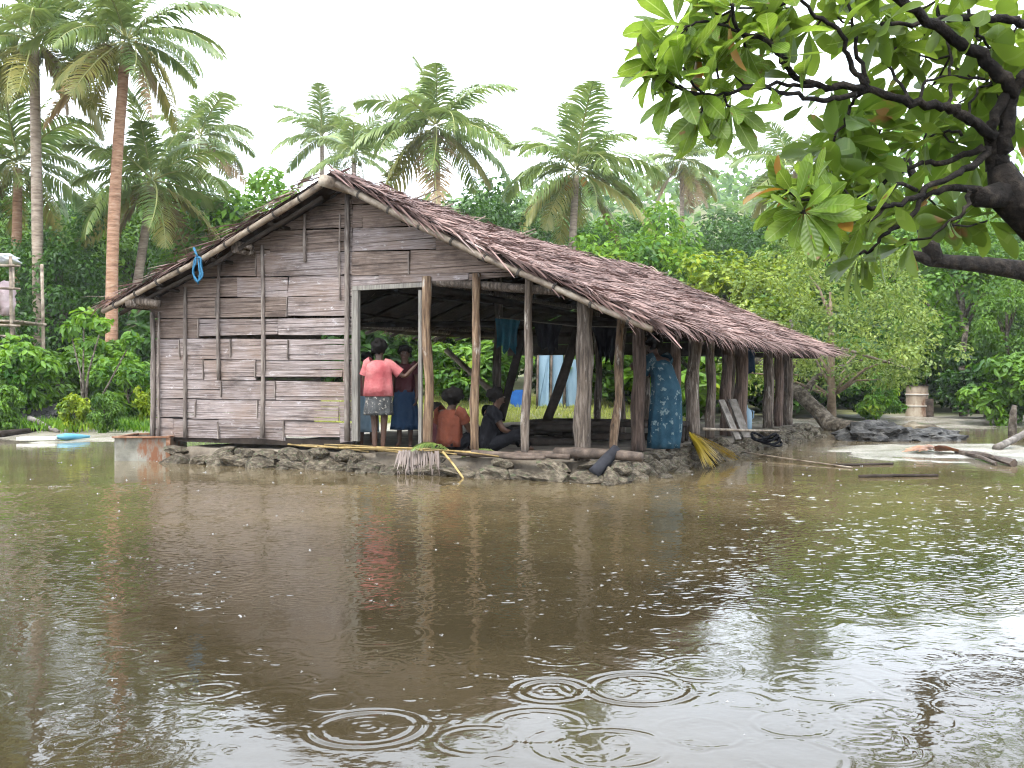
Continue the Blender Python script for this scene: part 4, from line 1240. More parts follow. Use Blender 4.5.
for p, d, k in ros:
    n_ = random.randint(8, 11) if k == 1 else random.randint(3, 4)
    a0 = random.random() * 6.28
    t1 = d.orthogonal().normalized(); t2 = d.cross(t1)
    for j in range(n_):
        th = a0 + 2.4 * j
        op = random.uniform(.5, 1.35) if k == 1 else random.uniform(.8, 1.3)
        ax = d * math.cos(op) + (t1 * math.cos(th) + t2 * math.sin(th)) * math.sin(op) + Vector((0, 0, -.25))
        ax.normalize()
        zz = (d * .7 + Vector((0, 0, .6)) + Vector((random.uniform(-.3, .3), random.uniform(-.3, .3), 0)))
        yy = zz.cross(ax).normalized(); zz = ax.cross(yy)
        s = random.uniform(.11, .23)
        m3 = Matrix((ax, yy, zz)).transposed().to_4x4()
        m3.translation = p + ax * .012 + d * random.uniform(-.04, .02)
        LV.append((m3 @ Matrix.Scale(s, 4), random.random()))
LV.sort(key=lambda q: q[0].translation.y - 3 * (abs(q[0].translation.x / q[0].translation.y) < .52))
inv = ROOTM[otree.name].inverted()
rest = []
for i, (m4, rr) in enumerate(LV):
    si = random.randrange(4)
    if i < 300:
        o = link('leaf', leaf_old if rr < .03 else leaf_me[si], otree)
        o.matrix_local = inv @ m4
    else:
        v, q = shapes[si]
        m_ = inv @ m4
        rest.append((np.array([tuple(m_ @ Vector(c)) for c in v]), np.array(q)))
if rest:
    V, Q = merge(rest)
    tag(link('leaves', np_mesh('leaves', V, Q, lm_big, True), otree), None, None, None, 'stuff')
# heavy bough lower down, farther back at the right edge
bb = Vector(at(1100, 12.0))
bt = thing('leaning_tree', 'dark leaning bough reaching in from the right edge below the big leaves', 'tree', bb)
mb = MB()
mb.tube([bb - Vector((0, 0, .2)), P(1085, 330, 12), P(1060, 285, 12), P(1024, 270, 12), P(975, 264, 12), P(930, 260, 12), P(905, 252, 12)], [.3, .22, .16, .12, .095, .075, .04], 10, True, .08)
mb.tube([P(935, 261, 12), P(930, 245, 12), P(924, 225, 12), P(918, 190, 12.2), P(900, 140, 12.4)], [.1, .11, .09, .06, .03], 9, True, .08)
mb.part('trunk', m_bark_d, bt, True, True)
cs = [P(900, 140, 12.4), P(890, 170, 12.6), P(930, 120, 12.8), P(960, 150, 12.8), P(1000, 170, 12.8), P(1040, 200, 12.5), P(870, 130, 12.9)]
V, Q = cloud([tuple(c - bb) for c in cs], [.55] * len(cs), 50, .2, .1, nice=True)
link('crown', np_mesh('crown', V, Q, lm_bright), bt)

# ------------------------------------------------------------------ people
random.seed(31)
m_skin = M('dark_skin', [(0.05, 0.024, 0.014), (0.075, 0.037, 0.022)], 6, rough=.5, bump=0, rnd=.1)
m_hair = M('black_hair', [(0.004, 0.0035, 0.003), (0.011, 0.009, 0.008)], 30, rough=.9, bump=.8, bd=.01, rnd=0, spec=.08)
def fabric(name, cols, scale=5, print_=None, rough=.9):
    m = M(name, cols, scale, rough=1.0, bump=.9, bd=.05, rnd=.05, spec=.06)
    if print_:
        N, L = m.node_tree.nodes, m.node_tree.links
        tc = N.new('ShaderNodeTexCoord'); vo = N.new('ShaderNodeTexVoronoi'); vo.inputs['Scale'].default_value = print_[1]
        nz = N.new('ShaderNodeTexNoise'); nz.inputs['Scale'].default_value = print_[1] * 2.2
        mxv = N.new('ShaderNodeMix'); mxv.data_type = 'RGBA'; mxv.inputs[0].default_value = .12
        L.new(tc.outputs['Object'], nz.inputs['Vector']); L.new(tc.outputs['Object'], mxv.inputs[6]); L.new(nz.outputs['Color'], mxv.inputs[7])
        L.new(mxv.outputs[2], vo.inputs['Vector'])
        r = N.new('ShaderNodeValToRGB'); r.color_ramp.elements[0].position = print_[2]; r.color_ramp.elements[0].color = (1, 1, 1, 1)
        r.color_ramp.elements[1].position = print_[2] + .08; r.color_ramp.elements[1].color = (0, 0, 0, 1)
        L.new(vo.outputs['Distance'], r.inputs[0])
        b = N['Principled BSDF']; src = b.inputs['Base Color'].links[0].from_socket
        mx = N.new('ShaderNodeMix'); mx.data_type = 'RGBA'
        L.new(r.outputs[0], mx.inputs[0]); L.new(src, mx.inputs[6]); mx.inputs[7].default_value = (*print_[0], 1)
        L.new(mx.outputs[2], b.inputs['Base Color'])
    return m
f_pink = fabric('faded_pink_cloth', [(0.30, 0.065, 0.07), (0.37, 0.11, 0.11), (0.42, 0.18, 0.165)], 4)
f_pink2 = fabric('dull_pink_cloth', [(0.22, 0.07, 0.075), (0.3, 0.12, 0.12)], 4)
f_grey = fabric('grey_print_cloth', [(0.035, 0.036, 0.036), (0.08, 0.08, 0.078)], 5, ((0.24, 0.22, 0.19), 18, .24))
f_blue = fabric('blue_flowered_cloth', [(0.014, 0.040, 0.062), (0.03, 0.072, 0.098)], 4, ((0.13, 0.17, 0.17), 11, .24))
f_lblue = fabric('light_blue_cloth', [(0.16, 0.24, 0.30), (0.24, 0.33, 0.39)], 4)
f_navy = fabric('navy_cloth', [(0.009, 0.02, 0.042), (0.02, 0.04, 0.075)], 4)
f_black = fabric('black_cloth', [(0.004, 0.004, 0.005), (0.012, 0.012, 0.014)], 4)
f_orange = fabric('orange_cloth', [(0.075, 0.022, 0.013), (0.12, 0.04, 0.025)], 4)
f_teal = fabric('teal_cloth', [(0.012, 0.07, 0.10), (0.03, 0.12, 0.16)], 4)
f_maroon = fabric('maroon_cloth', [(0.035, 0.011, 0.013), (0.06, 0.02, 0.022)], 4)

BASE = dict(pelvis=(0, 0, .90), spine=(0, -.005, 1.06), chest=(0, -.01, 1.22), neck=(0, -.005, 1.345), jaw=(0, .02, 1.42), head=(0, .015, 1.49), crown=(0, .0, 1.555),
            shL=(-.155, -.01, 1.29), elL=(-.20, -.02, 1.03), wrL=(-.205, .06, .80), shR=(.155, -.01, 1.29), elR=(.20, -.02, 1.03), wrR=(.205, .06, .80),
            hipL=(-.085, 0, .84), knL=(-.09, .02, .46), anL=(-.09, -.01, .075), toL=(-.11, .12, .025),
            hipR=(.085, 0, .84), knR=(.09, .02, .46), anR=(.09, -.01, .075), toR=(.11, .12, .025))
RAD = dict(pelvis=.115, spine=.10, chest=.115, neck=.048, jaw=.062, head=.082, crown=.058, sh=.055, el=.040, wr=.028, hip=.08, kn=.053, an=.034, to=.026)
SIT = dict(pelvis=(0, 0, .11), spine=(0, .02, .28), chest=(0, .03, .45), neck=(0, .05, .575), jaw=(0, .085, .645), head=(0, .085, .715), crown=(0, .07, .78),
           shL=(-.155, .03, .52), elL=(-.22, .14, .30), wrL=(-.12, .32, .24), shR=(.155, .03, .52), elR=(.22, .14, .30), wrR=(.12, .32, .24),
           hipL=(-.09, .03, .10), knL=(-.24, .36, .26), anL=(-.08, .48, .07), toL=(.02, .56, .035), hipR=(.09, .03, .10), knR=(.24, .36, .26), anR=(.08, .50, .07), toR=(-.02, .60, .035))
def rings_mesh(mb, rings, n=30, fold=0.0, nf=9, ph=0.0, thick=.006):
    """a garment: elliptical rings (centre, rx, ry) joined to a tube, folds growing towards the last ring"""
    m_ = len(rings); vs = []
    for inner in (0, 1):
        for i, (c, rx, ry) in enumerate(rings):
            g = fold * (i / (m_ - 1)) ** .7
            for k in range(n):
                th = 2 * math.pi * k / n
                w = 1 + g * math.sin(nf * th + ph + .5 * math.sin(i * .9)) + .5 * g * math.sin(5 * th + 1.3 * i * .4) - inner * thick / max(rx, .02)
                vs.append(Vector(c) + Vector((math.cos(th) * rx * w, math.sin(th) * ry * w, 0)))
    fs = []
    for q in (0, 1):
        o_ = q * m_ * n
        for i in range(m_ - 1):
            for k in range(n):
                k2 = (k + 1) % n
                f = (o_ + i * n + k, o_ + i * n + k2, o_ + (i + 1) * n + k2, o_ + (i + 1) * n + k)
                fs.append(f if q == 0 else f[::-1])
    for i in (0, m_ - 1):
        for k in range(n):
            k2 = (k + 1) % n
            fs.append((i * n + k, i * n + k2, m_ * n + i * n + k2, m_ * n + i * n + k))
    mb.add(vs, fs)
def person(label, loc, yaw, H, pose=None, sit=False, clothes=(), hair=(.105, .12, .10), bun=None, grip=1.0):
    s = H / 1.6
    J = dict(SIT if sit else BASE)
    if pose: J.update(pose)
    J = {k: Vector(v) * s for k, v in J.items()}
    o = thing('person', label, 'person', loc, yaw)
    names = list(J); idx = {k: i for i, k in enumerate(names)}
    V = [J[k] for k in names]; R = []
    for k in names:
        key = k if k in RAD else k[:2] if k[:2] in RAD else k[:3]
        R.append(RAD[key] * s)
    E = [(idx[a], idx[b]) for a, b in (('pelvis', 'spine'), ('spine', 'chest'), ('chest', 'neck'), ('neck', 'jaw'), ('jaw', 'head'), ('head', 'crown'))]
    for d in 'LR':
        E += [(idx[a], idx[b]) for a, b in (('chest', 'sh' + d), ('sh' + d, 'el' + d), ('el' + d, 'wr' + d), ('pelvis', 'hip' + d), ('hip' + d, 'kn' + d), ('kn' + d, 'an' + d), ('an' + d, 'to' + d))]
        W = J['wr' + d]; f = (W - J['el' + d]).normalized()
        sx = -1 if d == 'L' else 1
        lat = Vector((0, 1, 0)) - f * f.y
        lat = lat.normalized() if lat.length > .2 else Vector((sx, 0, 0))
        curl = Vector((-sx, 0, 0)); curl = (curl - f * curl.dot(f)); curl = curl.normalized() if curl.length > .1 else Vector((0, 0, -1))
        palm = W + f * .055 * s
        V.append(palm); R.append(.027 * s); ip = len(V) - 1; E.append((idx['wr' + d], ip))
        for q in range(4):
            l = (.062, .072, .068, .052)[q] * s
            k0 = palm + f * .035 * s + lat * (.030 - .020 * q) * s
            k1 = k0 + (f + curl * .5 * grip).normalized() * l * .5
            k2 = k1 + (f * (1 - .5 * grip) + curl * .9 * grip).normalized() * l * .5
            b = len(V); V += [k0, k1, k2]; R += [.0105 * s, .009 * s, .007 * s]; E += [(ip, b), (b, b + 1), (b + 1, b + 2)]
        k0 = W + f * .02 * s + lat * .03 * s; k1 = k0 + (lat * .8 + f * .6 + curl * .4).normalized() * .045 * s
        b = len(V); V += [k0, k1]; R += [.013 * s, .008 * s]; E += [(ip, b), (b, b + 1)]
    # nose and ears
    hd, fw = J['head'], Vector((0, 1, 0))
    b = len(V); V += [hd + Vector((0, .085, -.02)) * s]; R += [.014 * s]; E.append((idx['head'], b))
    for q in (-1, 1):
        b = len(V); V += [hd + Vector((q * .088, -.005, -.015)) * s]; R += [.014 * s]; E.append((idx['head'], b))
    me = bpy.data.meshes.new('body'); me.from_pydata([tuple(v) for v in V], E, []); me.materials.append(m_skin)
    body = link('body', me, o)
    sk = body.modifiers.new('skin', 'SKIN'); sk.use_smooth_shade = True; sk.branch_smoothing = .4
    if not me.skin_vertices:
        bm = bmesh.new(); bm.from_mesh(me); bm.verts.layers.skin.verify(); bm.to_mesh(me); bm.free()
    sd_ = me.skin_vertices[0].data
    for i, r in enumerate(R): sd_[i].radius = (r, r)
    sd_[idx['pelvis']].use_root = True
    ss = body.modifiers.new('sub', 'SUBSURF'); ss.levels = 1; ss.render_levels = 2
    # eyes and mouth on the face
    for q in (-1, 1):
        MB().blob(hd + Vector((q * .032, .078, .005)) * s, .012 * s, 1, 0).part('eye', M('eye_white', [(.10, .09, .08), (.14, .12, .11)], 4, rough=.3, bump=0), o, True)
    MB().blob(hd + Vector((0, .078, -.06)) * s, (.026 * s, .01 * s, .009 * s), 1, 0).part('mouth', M('lips', [(.12, .045, .04), (.15, .06, .05)], 4, rough=.4, bump=0), o, True)
    c = J['head'].lerp(J['crown'], .45) + Vector((0, -.015, .005)) * s
    mb = MB().blob(c, tuple(h * s for h in hair), 3, .37, 3.4, H)
    # the hairline leaves the face free
    mb.v = [Vector((v.x, min(v.y, c.y + (.055 + max(0, v.z - c.z - .02 * s) * .7) * 1.0), v.z)) for v in mb.v]
    mb.v = [v if v.z > c.z - .03 * s or v.y < c.y else Vector((v.x * .9, c.y + (v.y - c.y) * .2, v.z)) for v in mb.v]
    if bun: mb.blob(c + Vector(bun[:3]) * s, bun[3] * s, 2, .25, 5, H + 3)
    mb.part('hair', m_hair, o, True)
    for cl in clothes:
        mb = MB()
        if cl['kind'] == 'shirt':
            pv, sp_, ch, nk = J['pelvis'], J['spine'], J['chest'], J['neck']
            k = cl.get('loose', 1.0)
            lo = pv + Vector((0, 0, cl.get('hem', -.02) * s))
            rs = [(nk + Vector((0, 0, -.012 * s)), .070 * s, .062 * s), (nk.lerp(ch, .25), .125 * s, .085 * s), (nk.lerp(ch, .5), .165 * s * k, .105 * s), (ch, .165 * s * k, .128 * s * k),
                  (ch.lerp(sp_, .5), .158 * s * k, .128 * s * k), (sp_, .158 * s * k, .126 * s * k), (sp_.lerp(lo, .5), .165 * s * k, .13 * s * k), (lo, .172 * s * k, .138 * s * k)]
            rings_mesh(mb, rs, 36, cl.get('fold', .07), 7, H * 3)
            for d in 'LR':
                a, b = J['sh' + d], J['el' + d]
                e = a.lerp(b, cl.get('sleeve', .55))
                tr_ = (e - a).normalized()
                mb.tube([a - tr_ * .05 * s + (J['chest'] - a) * .25, a, a.lerp(e, .5), e], [.075 * s, .078 * s, .076 * s, .082 * s], 14, False, .04)
        elif cl['kind'] == 'skirt':
            top = J['pelvis'] + Vector((0, 0, .05 * s)); L_ = cl['len'] * s
            fl = cl.get('flare', .03) * s
            rs = [(top + Vector((0, .0, -L_ * i / 9)), .145 * s + fl * (i / 9) + .025 * s * min(i / 2, 1), .12 * s + fl * .8 * (i / 9) + .03 * s * min(i / 2, 1)) for i in range(10)]
            rings_mesh(mb, rs, 44, cl.get('fold', .08), 11, H)
        elif cl['kind'] == 'dress':
            nk, ch, sp_, pv = J['neck'], J['chest'], J['spine'], J['pelvis']
            hem = cl['hem'] * s; ctr = (J['anL'] + J['anR']) / 2
            rs = [(nk + Vector((0, 0, -.01 * s)), .075 * s, .068 * s), (nk.lerp(ch, .3), .135 * s, .095 * s), (ch, .175 * s, .14 * s), (sp_, .175 * s, .145 * s), (pv, .205 * s, .17 * s)]
            for i in range(1, 9):
                t = i / 8
                q = pv.lerp(Vector((ctr.x, ctr.y, hem)), t); q.z = pv.z + (hem - pv.z) * t
                rs.append((q, (.205 + .02 * math.sin(t * 3)) * s, (.175 + .02 * t) * s))
            rings_mesh(mb, rs, 48, .09, 10, 1.0)
            for d in 'LR':
                a, b = J['sh' + d], J['el' + d]
                e = a.lerp(b, .75); tr_ = (e - a).normalized()
                mb.tube([a - tr_ * .05 * s + (J['chest'] - a) * .25, a, a.lerp(e, .5), e], [.08 * s, .084 * s, .082 * s, .092 * s], 14, False, .05)
        elif cl['kind'] == 'trousers':
            for d in 'LR':
                mb.tube([J['pelvis'].lerp(J['hip' + d], .5), J['hip' + d], J['kn' + d], J['kn' + d].lerp(J['an' + d], .85)], [.10 * s, .10 * s, .075 * s, .06 * s], 14, True, .05)
            mb.blob(J['pelvis'] + Vector((0, 0, .0)), (.16 * s, .135 * s, .13 * s), 2, .1)
        mb.part(cl['kind'], cl['mat'], o, True)
    return o
ZP = 0.205
def on_house(x, y, z=ZP): return HM @ Vector((x, y, z))
g = FW(379, 455, 0.14); gl = on_house(g.x, -0.14, ZP)
# reach to the pale jamb: target in the girl's own frame
person('barefoot child in faded pink shirt and grey skirt, seen from behind in the doorway', gl, rad(-6), 1.36,
       dict(shR=(.15, 0, 1.27), elR=(.36, .05, 1.09), wrR=(.49, .08, 1.23), elL=(-.225, .02, 1.05), wrL=(-.215, .13, .84), anL=(-.055, -.02, .075), toL=(-.065, .12, .025), knL=(-.07, .02, .46), anR=(.055, 0, .075), toR=(.075, .14, .025), knR=(.07, .02, .46)),
       clothes=(dict(kind='shirt', mat=f_pink, loose=1.22, hem=-.08, sleeve=.7), dict(kind='skirt', mat=f_grey, len=.40, flare=.035)), bun=(0, -.05, .075, .06), hair=(.115, .13, .115))
q = FW(367, 440, -0.75); person('child in dull pink shirt and light blue skirt, half hidden by the doorway board', on_house(q.x, .75), rad(10), 1.25,
       clothes=(dict(kind='shirt', mat=f_pink2, sleeve=.5), dict(kind='skirt', mat=f_lblue, len=.68, flare=.03)))
q = FW(405, 440, -0.95); person('person in dark top and dark blue skirt facing out of the doorway', on_house(q.x, .95), rad(172), 1.34,
       clothes=(dict(kind='shirt', mat=f_maroon, sleeve=.5), dict(kind='skirt', mat=f_navy, len=.66, flare=.06)), hair=(.115, .115, .105))
q = FW(436, 440, -0.75); person('small child sitting behind the thick peeled door post', on_house(q.x, .75), rad(-20), 1.15, sit=True, clothes=(dict(kind='shirt', mat=f_maroon), dict(kind='trousers', mat=f_navy)))
q = FW(449, 440, -0.30); person('person with bushy hair in orange shirt, sitting with back to the water', on_house(q.x, .30), rad(-25), 1.52, sit=True,
       pose=dict(head=(.02, .085, .70), jaw=(.015, .085, .635), crown=(.03, .07, .765)), clothes=(dict(kind='shirt', mat=f_orange, loose=1.05), dict(kind='trousers', mat=f_black)), hair=(.145, .13, .115))
q = FW(488, 440, -0.55); person('person in dark clothes sitting on the floor behind the slim front post', on_house(q.x, .55), rad(-75), 1.55, sit=True,
       pose=dict(chest=(0, .06, .44), neck=(0, .09, .56), jaw=(0, .13, .63), head=(0, .13, .70), crown=(0, .12, .765)), clothes=(dict(kind='shirt', mat=f_black), dict(kind='trousers', mat=f_black)))
q = SW(663, 455, 0.24); person('woman in long blue flowered dress leaning in at the side posts', on_house(q.x, q.y, .10), rad(38), 1.60,
       dict(pelvis=(0, -.06, .88), spine=(0, -.02, 1.04), chest=(0, .05, 1.19), neck=(0, .13, 1.31), jaw=(0, .18, 1.38), head=(0, .19, 1.45), crown=(0, .18, 1.515), shL=(-.155, .08, 1.26), shR=(.155, .08, 1.26),
            elL=(-.2, .22, 1.05), wrL=(-.16, .36, 1.15), elR=(.2, .2, 1.02), wrR=(.17, .36, 1.08)),
       clothes=(dict(kind='dress', mat=f_blue, hem=.13),))

# ------------------------------------------------------------------ things in and around the house
def drape(name, label, cat, top_c, ax, w, h, mat, point=0.0, base=None, seed=0):
    """a hanging cloth with folds: w wide along ax, h tall; point narrows it downwards"""
    mb = MB(); nx, ny = 22, 12
    ax = Vector(ax).normalized(); nr = Vector((-ax.y, ax.x, 0))
    for sgn in (1, -1):
        vs = []
        for j in range(ny + 1):
            t = j / ny
            for i in range(nx + 1):
                u = i / nx - .5
                wd = w * (1 - point * t) * (1 - .12 * math.sin(t * 3))
                z = -h * t * (1 - .25 * abs(math.sin(u * 7 + seed)))
                vs.append(top_c + ax * (u * wd) + nr * (.045 * math.sin(u * 19 + seed + t) * (.4 + t) + sgn * .006) + Vector((0, 0, z)))
        mb.add(vs, [(j * (nx + 1) + i, j * (nx + 1) + i + 1, (j + 1) * (nx + 1) + i + 1, (j + 1) * (nx + 1) + i) for j in range(ny) for i in range(nx)])
    return solo(name, mb, mat, label, cat, top_c, smooth=True)
m_cord = M('cord', [(0.10, 0.09, 0.07), (0.16, 0.14, 0.11)], 20, rough=.9, bump=0)
la, lb = HM @ Vector((-2.2, 2.2, 1.98)), HM @ Vector((0.0, 2.5, 1.80))
mb = MB().tube([la, la.lerp(lb, .5) - Vector((0, 0, .05)), lb], .008, 6)
solo('clothes_line', mb, m_cord, 'thin cord strung under the roof with dark cloths hanging on it', 'cord', la)
def on_line(px):
    v = Vector(((px - 512) / F, 1)); d = lb - la
    t = (la.x - v.x * la.y) / (v.x * d.y - d.x)
    return la.lerp(lb, t) - Vector((0, 0, .05 * 4 * t * (1 - t))) 
drape('hanging_cloth', 'teal cloth hanging under the roof behind the slim front post', 'cloth', on_line(508), lb - la, .38, .50, f_teal, .2, seed=1)
drape('hanging_cloth', 'black cloth hanging under the roof between slim post and thick corner post', 'cloth', on_line(548), lb - la, .42, .42, f_black, .3, seed=2)
drape('hanging_cloth', 'black pointed cloth hanging just right of the thick corner post', 'cloth', on_line(606), lb - la, .40, .52, f_black, .55, seed=3)
q = SW(751, 340, .02); drape('hanging_cloth', 'dark pointed cloth hanging between the rear side posts', 'cloth', HM @ Vector((q.x, q.y, roof_z(0) - .2)), DV, .45, .72, f_navy, .75, seed=4)

# blue rope loop on the left rake
rp = MB(); c = HM @ FW(198, 257, .47)
loop = []
for k in range(25):
    th = 2 * math.pi * k / 24
    loop.append(c + RV * (.07 * math.sin(th) + .02) + Vector((0, 0, -.16 + .16 * math.cos(th))) - DV * .03)
rp.tube(loop, .014, 6)
rp.tube([p + RV * (.02 + .02 * math.sin(i)) + Vector((0, -.03, -.015)) for i, p in enumerate(loop)], .012, 6)
rp.tube([c - RV * .07 + Vector((0, 0, .12)), c - DV * .04 + Vector((0, 0, .05)), c + RV * .03 - DV * .04], .016, 6)
rp.tube([c + RV * .03 - DV * .03 + Vector((0, 0, -.02)), c + RV * .06 - DV * .03 + Vector((0, 0, -.22)), c + RV * .03 - DV * .03 + Vector((0, 0, -.36))], .011, 6)
m_brope = M('blue_rope', [(0.015, 0.09, 0.17), (0.03, 0.15, 0.26)], 30, rough=.7, bump=.5, rnd=0)
solo('blue_rope', rp, m_brope, 'loop of blue rope hanging from the left edge of the roof', 'rope', c, smooth=True)

# rusty metal tank in the water
m_metal = M('rusty_metal', [(0.10, 0.095, 0.075), (0.19, 0.18, 0.145), (0.26, 0.25, 0.21)], 3, rough=.7, bump=.2, rnd=0, streak=((0.16, 0.065, 0.03), 2.4, (2.2, 2.2, .7), .5, .6))
m_rust = M('rust', [(0.10, 0.045, 0.025), (0.20, 0.10, 0.055), (0.28, 0.17, 0.11)], 7, rough=.9, bump=.5, rnd=.05)
tb = G(140, 461); tk = thing('metal_tank', 'open rusty metal tank standing in the water at the left corner', 'tank', (tb.x, tb.y + .45, -.1), rad(3))
w_, d_, h_ = .34, .45, .415
for nm, c_, a_, b_, e_ in (('tank_wall', (0, -d_, h_ / 2), w_, .012, h_ / 2), ('tank_wall', (0, d_, h_ / 2), w_, .012, h_ / 2), ('tank_wall', (-w_ - .013, 0, h_ / 2), .012, d_, h_ / 2), ('tank_wall', (w_ + .013, 0, h_ / 2), .012, d_, h_ / 2),
                           ('tank_floor', (0, 0, .24), w_ - .002, d_ - .014, .01)):
    MB().box(c_, a_, b_, e_).part(nm, m_metal, tk)
for c_, a_, b_ in (((0, -d_ - .012, h_ + .012), w_ + .045, .035), ((0, d_ + .012, h_ + .012), w_ + .045, .035), ((-w_ - .01, 0, h_ + .0125), .035, d_ - .026), ((w_ + .01, 0, h_ + .0125), .035, d_ - .026)):
    MB().box(c_, a_, b_, .011).part('rim', m_rust, tk)
MB().box((w_ + .02, -d_ - .0, h_ / 2 - .002), .028, .028, h_ / 2).part('corner_strip', m_rust, tk)
MB().tube([(-.05, .1, .25), (-.02, .12, .42), (.12, .15, .47), (.26, .16, .44)], .05, 8).part('scrap_pipe', m_rust, tk, True)

# sticks and logs along the platform edge
m_ybam = M('yellow_bamboo', [(0.13, 0.085, 0.03), (0.26, 0.18, 0.065), (0.34, 0.25, 0.11)], 6, rough=.6, bump=.2, rnd=.4)
def stick(name, label, cat, a, b, r, mat, group=None, bend=.02, r1=None):
    a, b = Vector(a), Vector(b)
    return solo(name, MB().pole(a, b, r, r1 or r * .8, 8, 7, bend, .06), mat, label, cat, a if a.z < b.z else b, group, True)
for px0, px1, y0, y1 in ((330, 420, 438, 449), (338, 440, 442, 451), (345, 432, 446, 447), (352, 455, 449, 452), (372, 470, 452, 448), (322, 392, 440, 444), (300, 372, 438, 446), (288, 345, 441, 444), (340, 405, 450, 452), (425, 500, 449, 455), (395, 475, 453, 453), (410, 462, 450, 456)):
    a, b = FW(px0, y0, .14 + random.uniform(-.05, .06)), FW(px1, y1, .16 + random.uniform(-.05, .06))
    a.z = random.uniform(.225, .30); b.z = random.uniform(.225, .28); a.y -= random.uniform(-.12, .16); b.y -= random.uniform(-.12, .16)
    stick('bamboo_stick', 'thin yellow bamboo stick lying at the platform edge below the doorway', 'stick', HM @ a, HM @ b, random.uniform(.007, .014), m_ybam, 'bamboo sticks below the doorway')
a, b = FW(443, 452, .34), FW(467, 476, .5); stick('bamboo_stick', 'yellow stick slanting from the platform down to the water', 'stick', HM @ a, HM @ Vector((b.x, -.58, .0)), .014, m_ybam)
m_log = M('wet_log', [(0.03, 0.021, 0.015), (0.08, 0.057, 0.042), (0.15, 0.115, 0.088)], 6, (1, 1, 1), .75, .6, .02, .2)
def plog(px0, px1, off0, off1, r, lb, mat=m_log, z0=None, z1=None):
    a, b = FW(px0, 455, off0), FW(px1, 455, off1)
    a.z = (z0 if z0 is not None else .215 + r); b.z = (z1 if z1 is not None else .215 + r)
    stick('log', lb, 'log', HM @ a, HM @ b, r, mat, None, .02)
plog(472, 570, .18, .20, .04, 'long thin brown log lying along the platform edge before the slim posts')
plog(500, 545, .30, .30, .03, 'short stick like log on the stones below the slim post')
plog(556, 642, .10, .26, .065, 'thick brown log lying at the foot of the corner post')
plog(455, 505, .10, .09, .03, 'thin log lying right of the sitting people')
plog(515, 575, .02, -.1, .035, 'brown log lying just behind the slim front post')
a = HM @ Vector((.30, -.42, .10)); b = HM @ Vector((.48, -.2, .36))
stick('grey_log', 'short grey log end propped on the stones at the platform corner', 'log', a, b, .075, M('grey_log', [(0.012, 0.012, 0.014), (0.035, 0.035, 0.04)], 6, rough=.9, rnd=0, spec=.1), None, 0)
for i in range(9):
    x = random.uniform(-2.6, -.5); y = random.uniform(1.5, 4.6); z = .25 + random.choice((0, .1, .19))
    stick('firewood_log', 'dark firewood log in the low pile inside the house', 'log', HM @ Vector((x - .6, y, z)), HM @ Vector((x + .6, y + random.uniform(-.4, .4), z)), .06, m_dark, 'firewood pile inside the house')
# sleeping bench of poles farther in
be = thing('low_bench', 'low dark pole bench inside the open part of the house', 'bench', on_house(-1.0, 3.6, .2), -TH)
for k in range(9): MB().pole((-1.3, -.4 + k * .1, .27), (1.0, -.4 + k * .1, .27), .045, .04, 7, 3, .01).part('slat', m_dark, be, True)
for x in (-1.2, .9):
    for y in (-.36, .36): MB().pole((x, y, -.02), (x, y, .23), .05, .05, 7, 2).part('leg', m_dark, be, True)

# dry palm bunch hanging over the edge, and fresh fronds
def leaf_bundle(name, label, cat, base, dirs, mat, w=.012, droop=.2, parts=None):
    V, Q = [], []
    for d, l, o_ in dirs:
        d = Vector(d).normalized(); o_ = Vector(o_)
        sd_ = d.cross(Vector((0, 0, 1))); sd_ = sd_.normalized() if sd_.length > .05 else Vector((1, 0, 0))
        b = len(V)
        for k in range(5):
            t = k / 4; p = o_ + d * l * t + Vector((0, 0, -droop * l * t * t)); ww = w * (1 - .85 * t * t)
            V += [p - sd_ * ww, p + sd_ * ww + Vector((0, 0, w * .4))]
        for k in range(4): Q.append((b + 2 * k, b + 2 * k + 1, b + 2 * k + 3, b + 2 * k + 2))
    o = link(name, np_mesh(name, [tuple(v) for v in V], Q, mat), None, base)
    return tag(o, label, cat)
m_dry = leaf_mat('dry_leaf', (0.07, 0.05, 0.04), (0.20, 0.155, 0.13), trans=.05, clump=2)
q = FW(421, 456, .34); base = on_house(q.x, -.40, .24)
dl = []
for i in range(130):
    u = random.uniform(-.27, .27)
    dl.append(((u * .6 + random.uniform(-.2, .2), -.55 + random.uniform(-.3, .2), -1), random.uniform(.14, .28), RV * u + Vector((0, random.uniform(-.03, .1), random.uniform(-.02, .04)))))
leaf_bundle('dry_palm_leaves', 'bunch of dry grey palm leaves hanging over the stones below the doorway', 'leaves', base, dl, m_dry, .010, .1)
for px, off, fx, lb, me_i, s_ in ((452, .12, 200, 'green palm frond lying beside the sitting person in orange', 3, .12), (497, -.05, 160, 'small green palm frond lying right of the slim front post', 4, .11), (415, .1, 20, 'green palm frond piece lying behind the bamboo sticks', 4, .10)):
    q = FW(px, 448, off)
    o = link('palm_frond', FR[me_i][1][0], None, on_house(q.x, -off, .26), (0, rad(-10), rad(fx)), s_); tag(o, lb, 'palm frond')
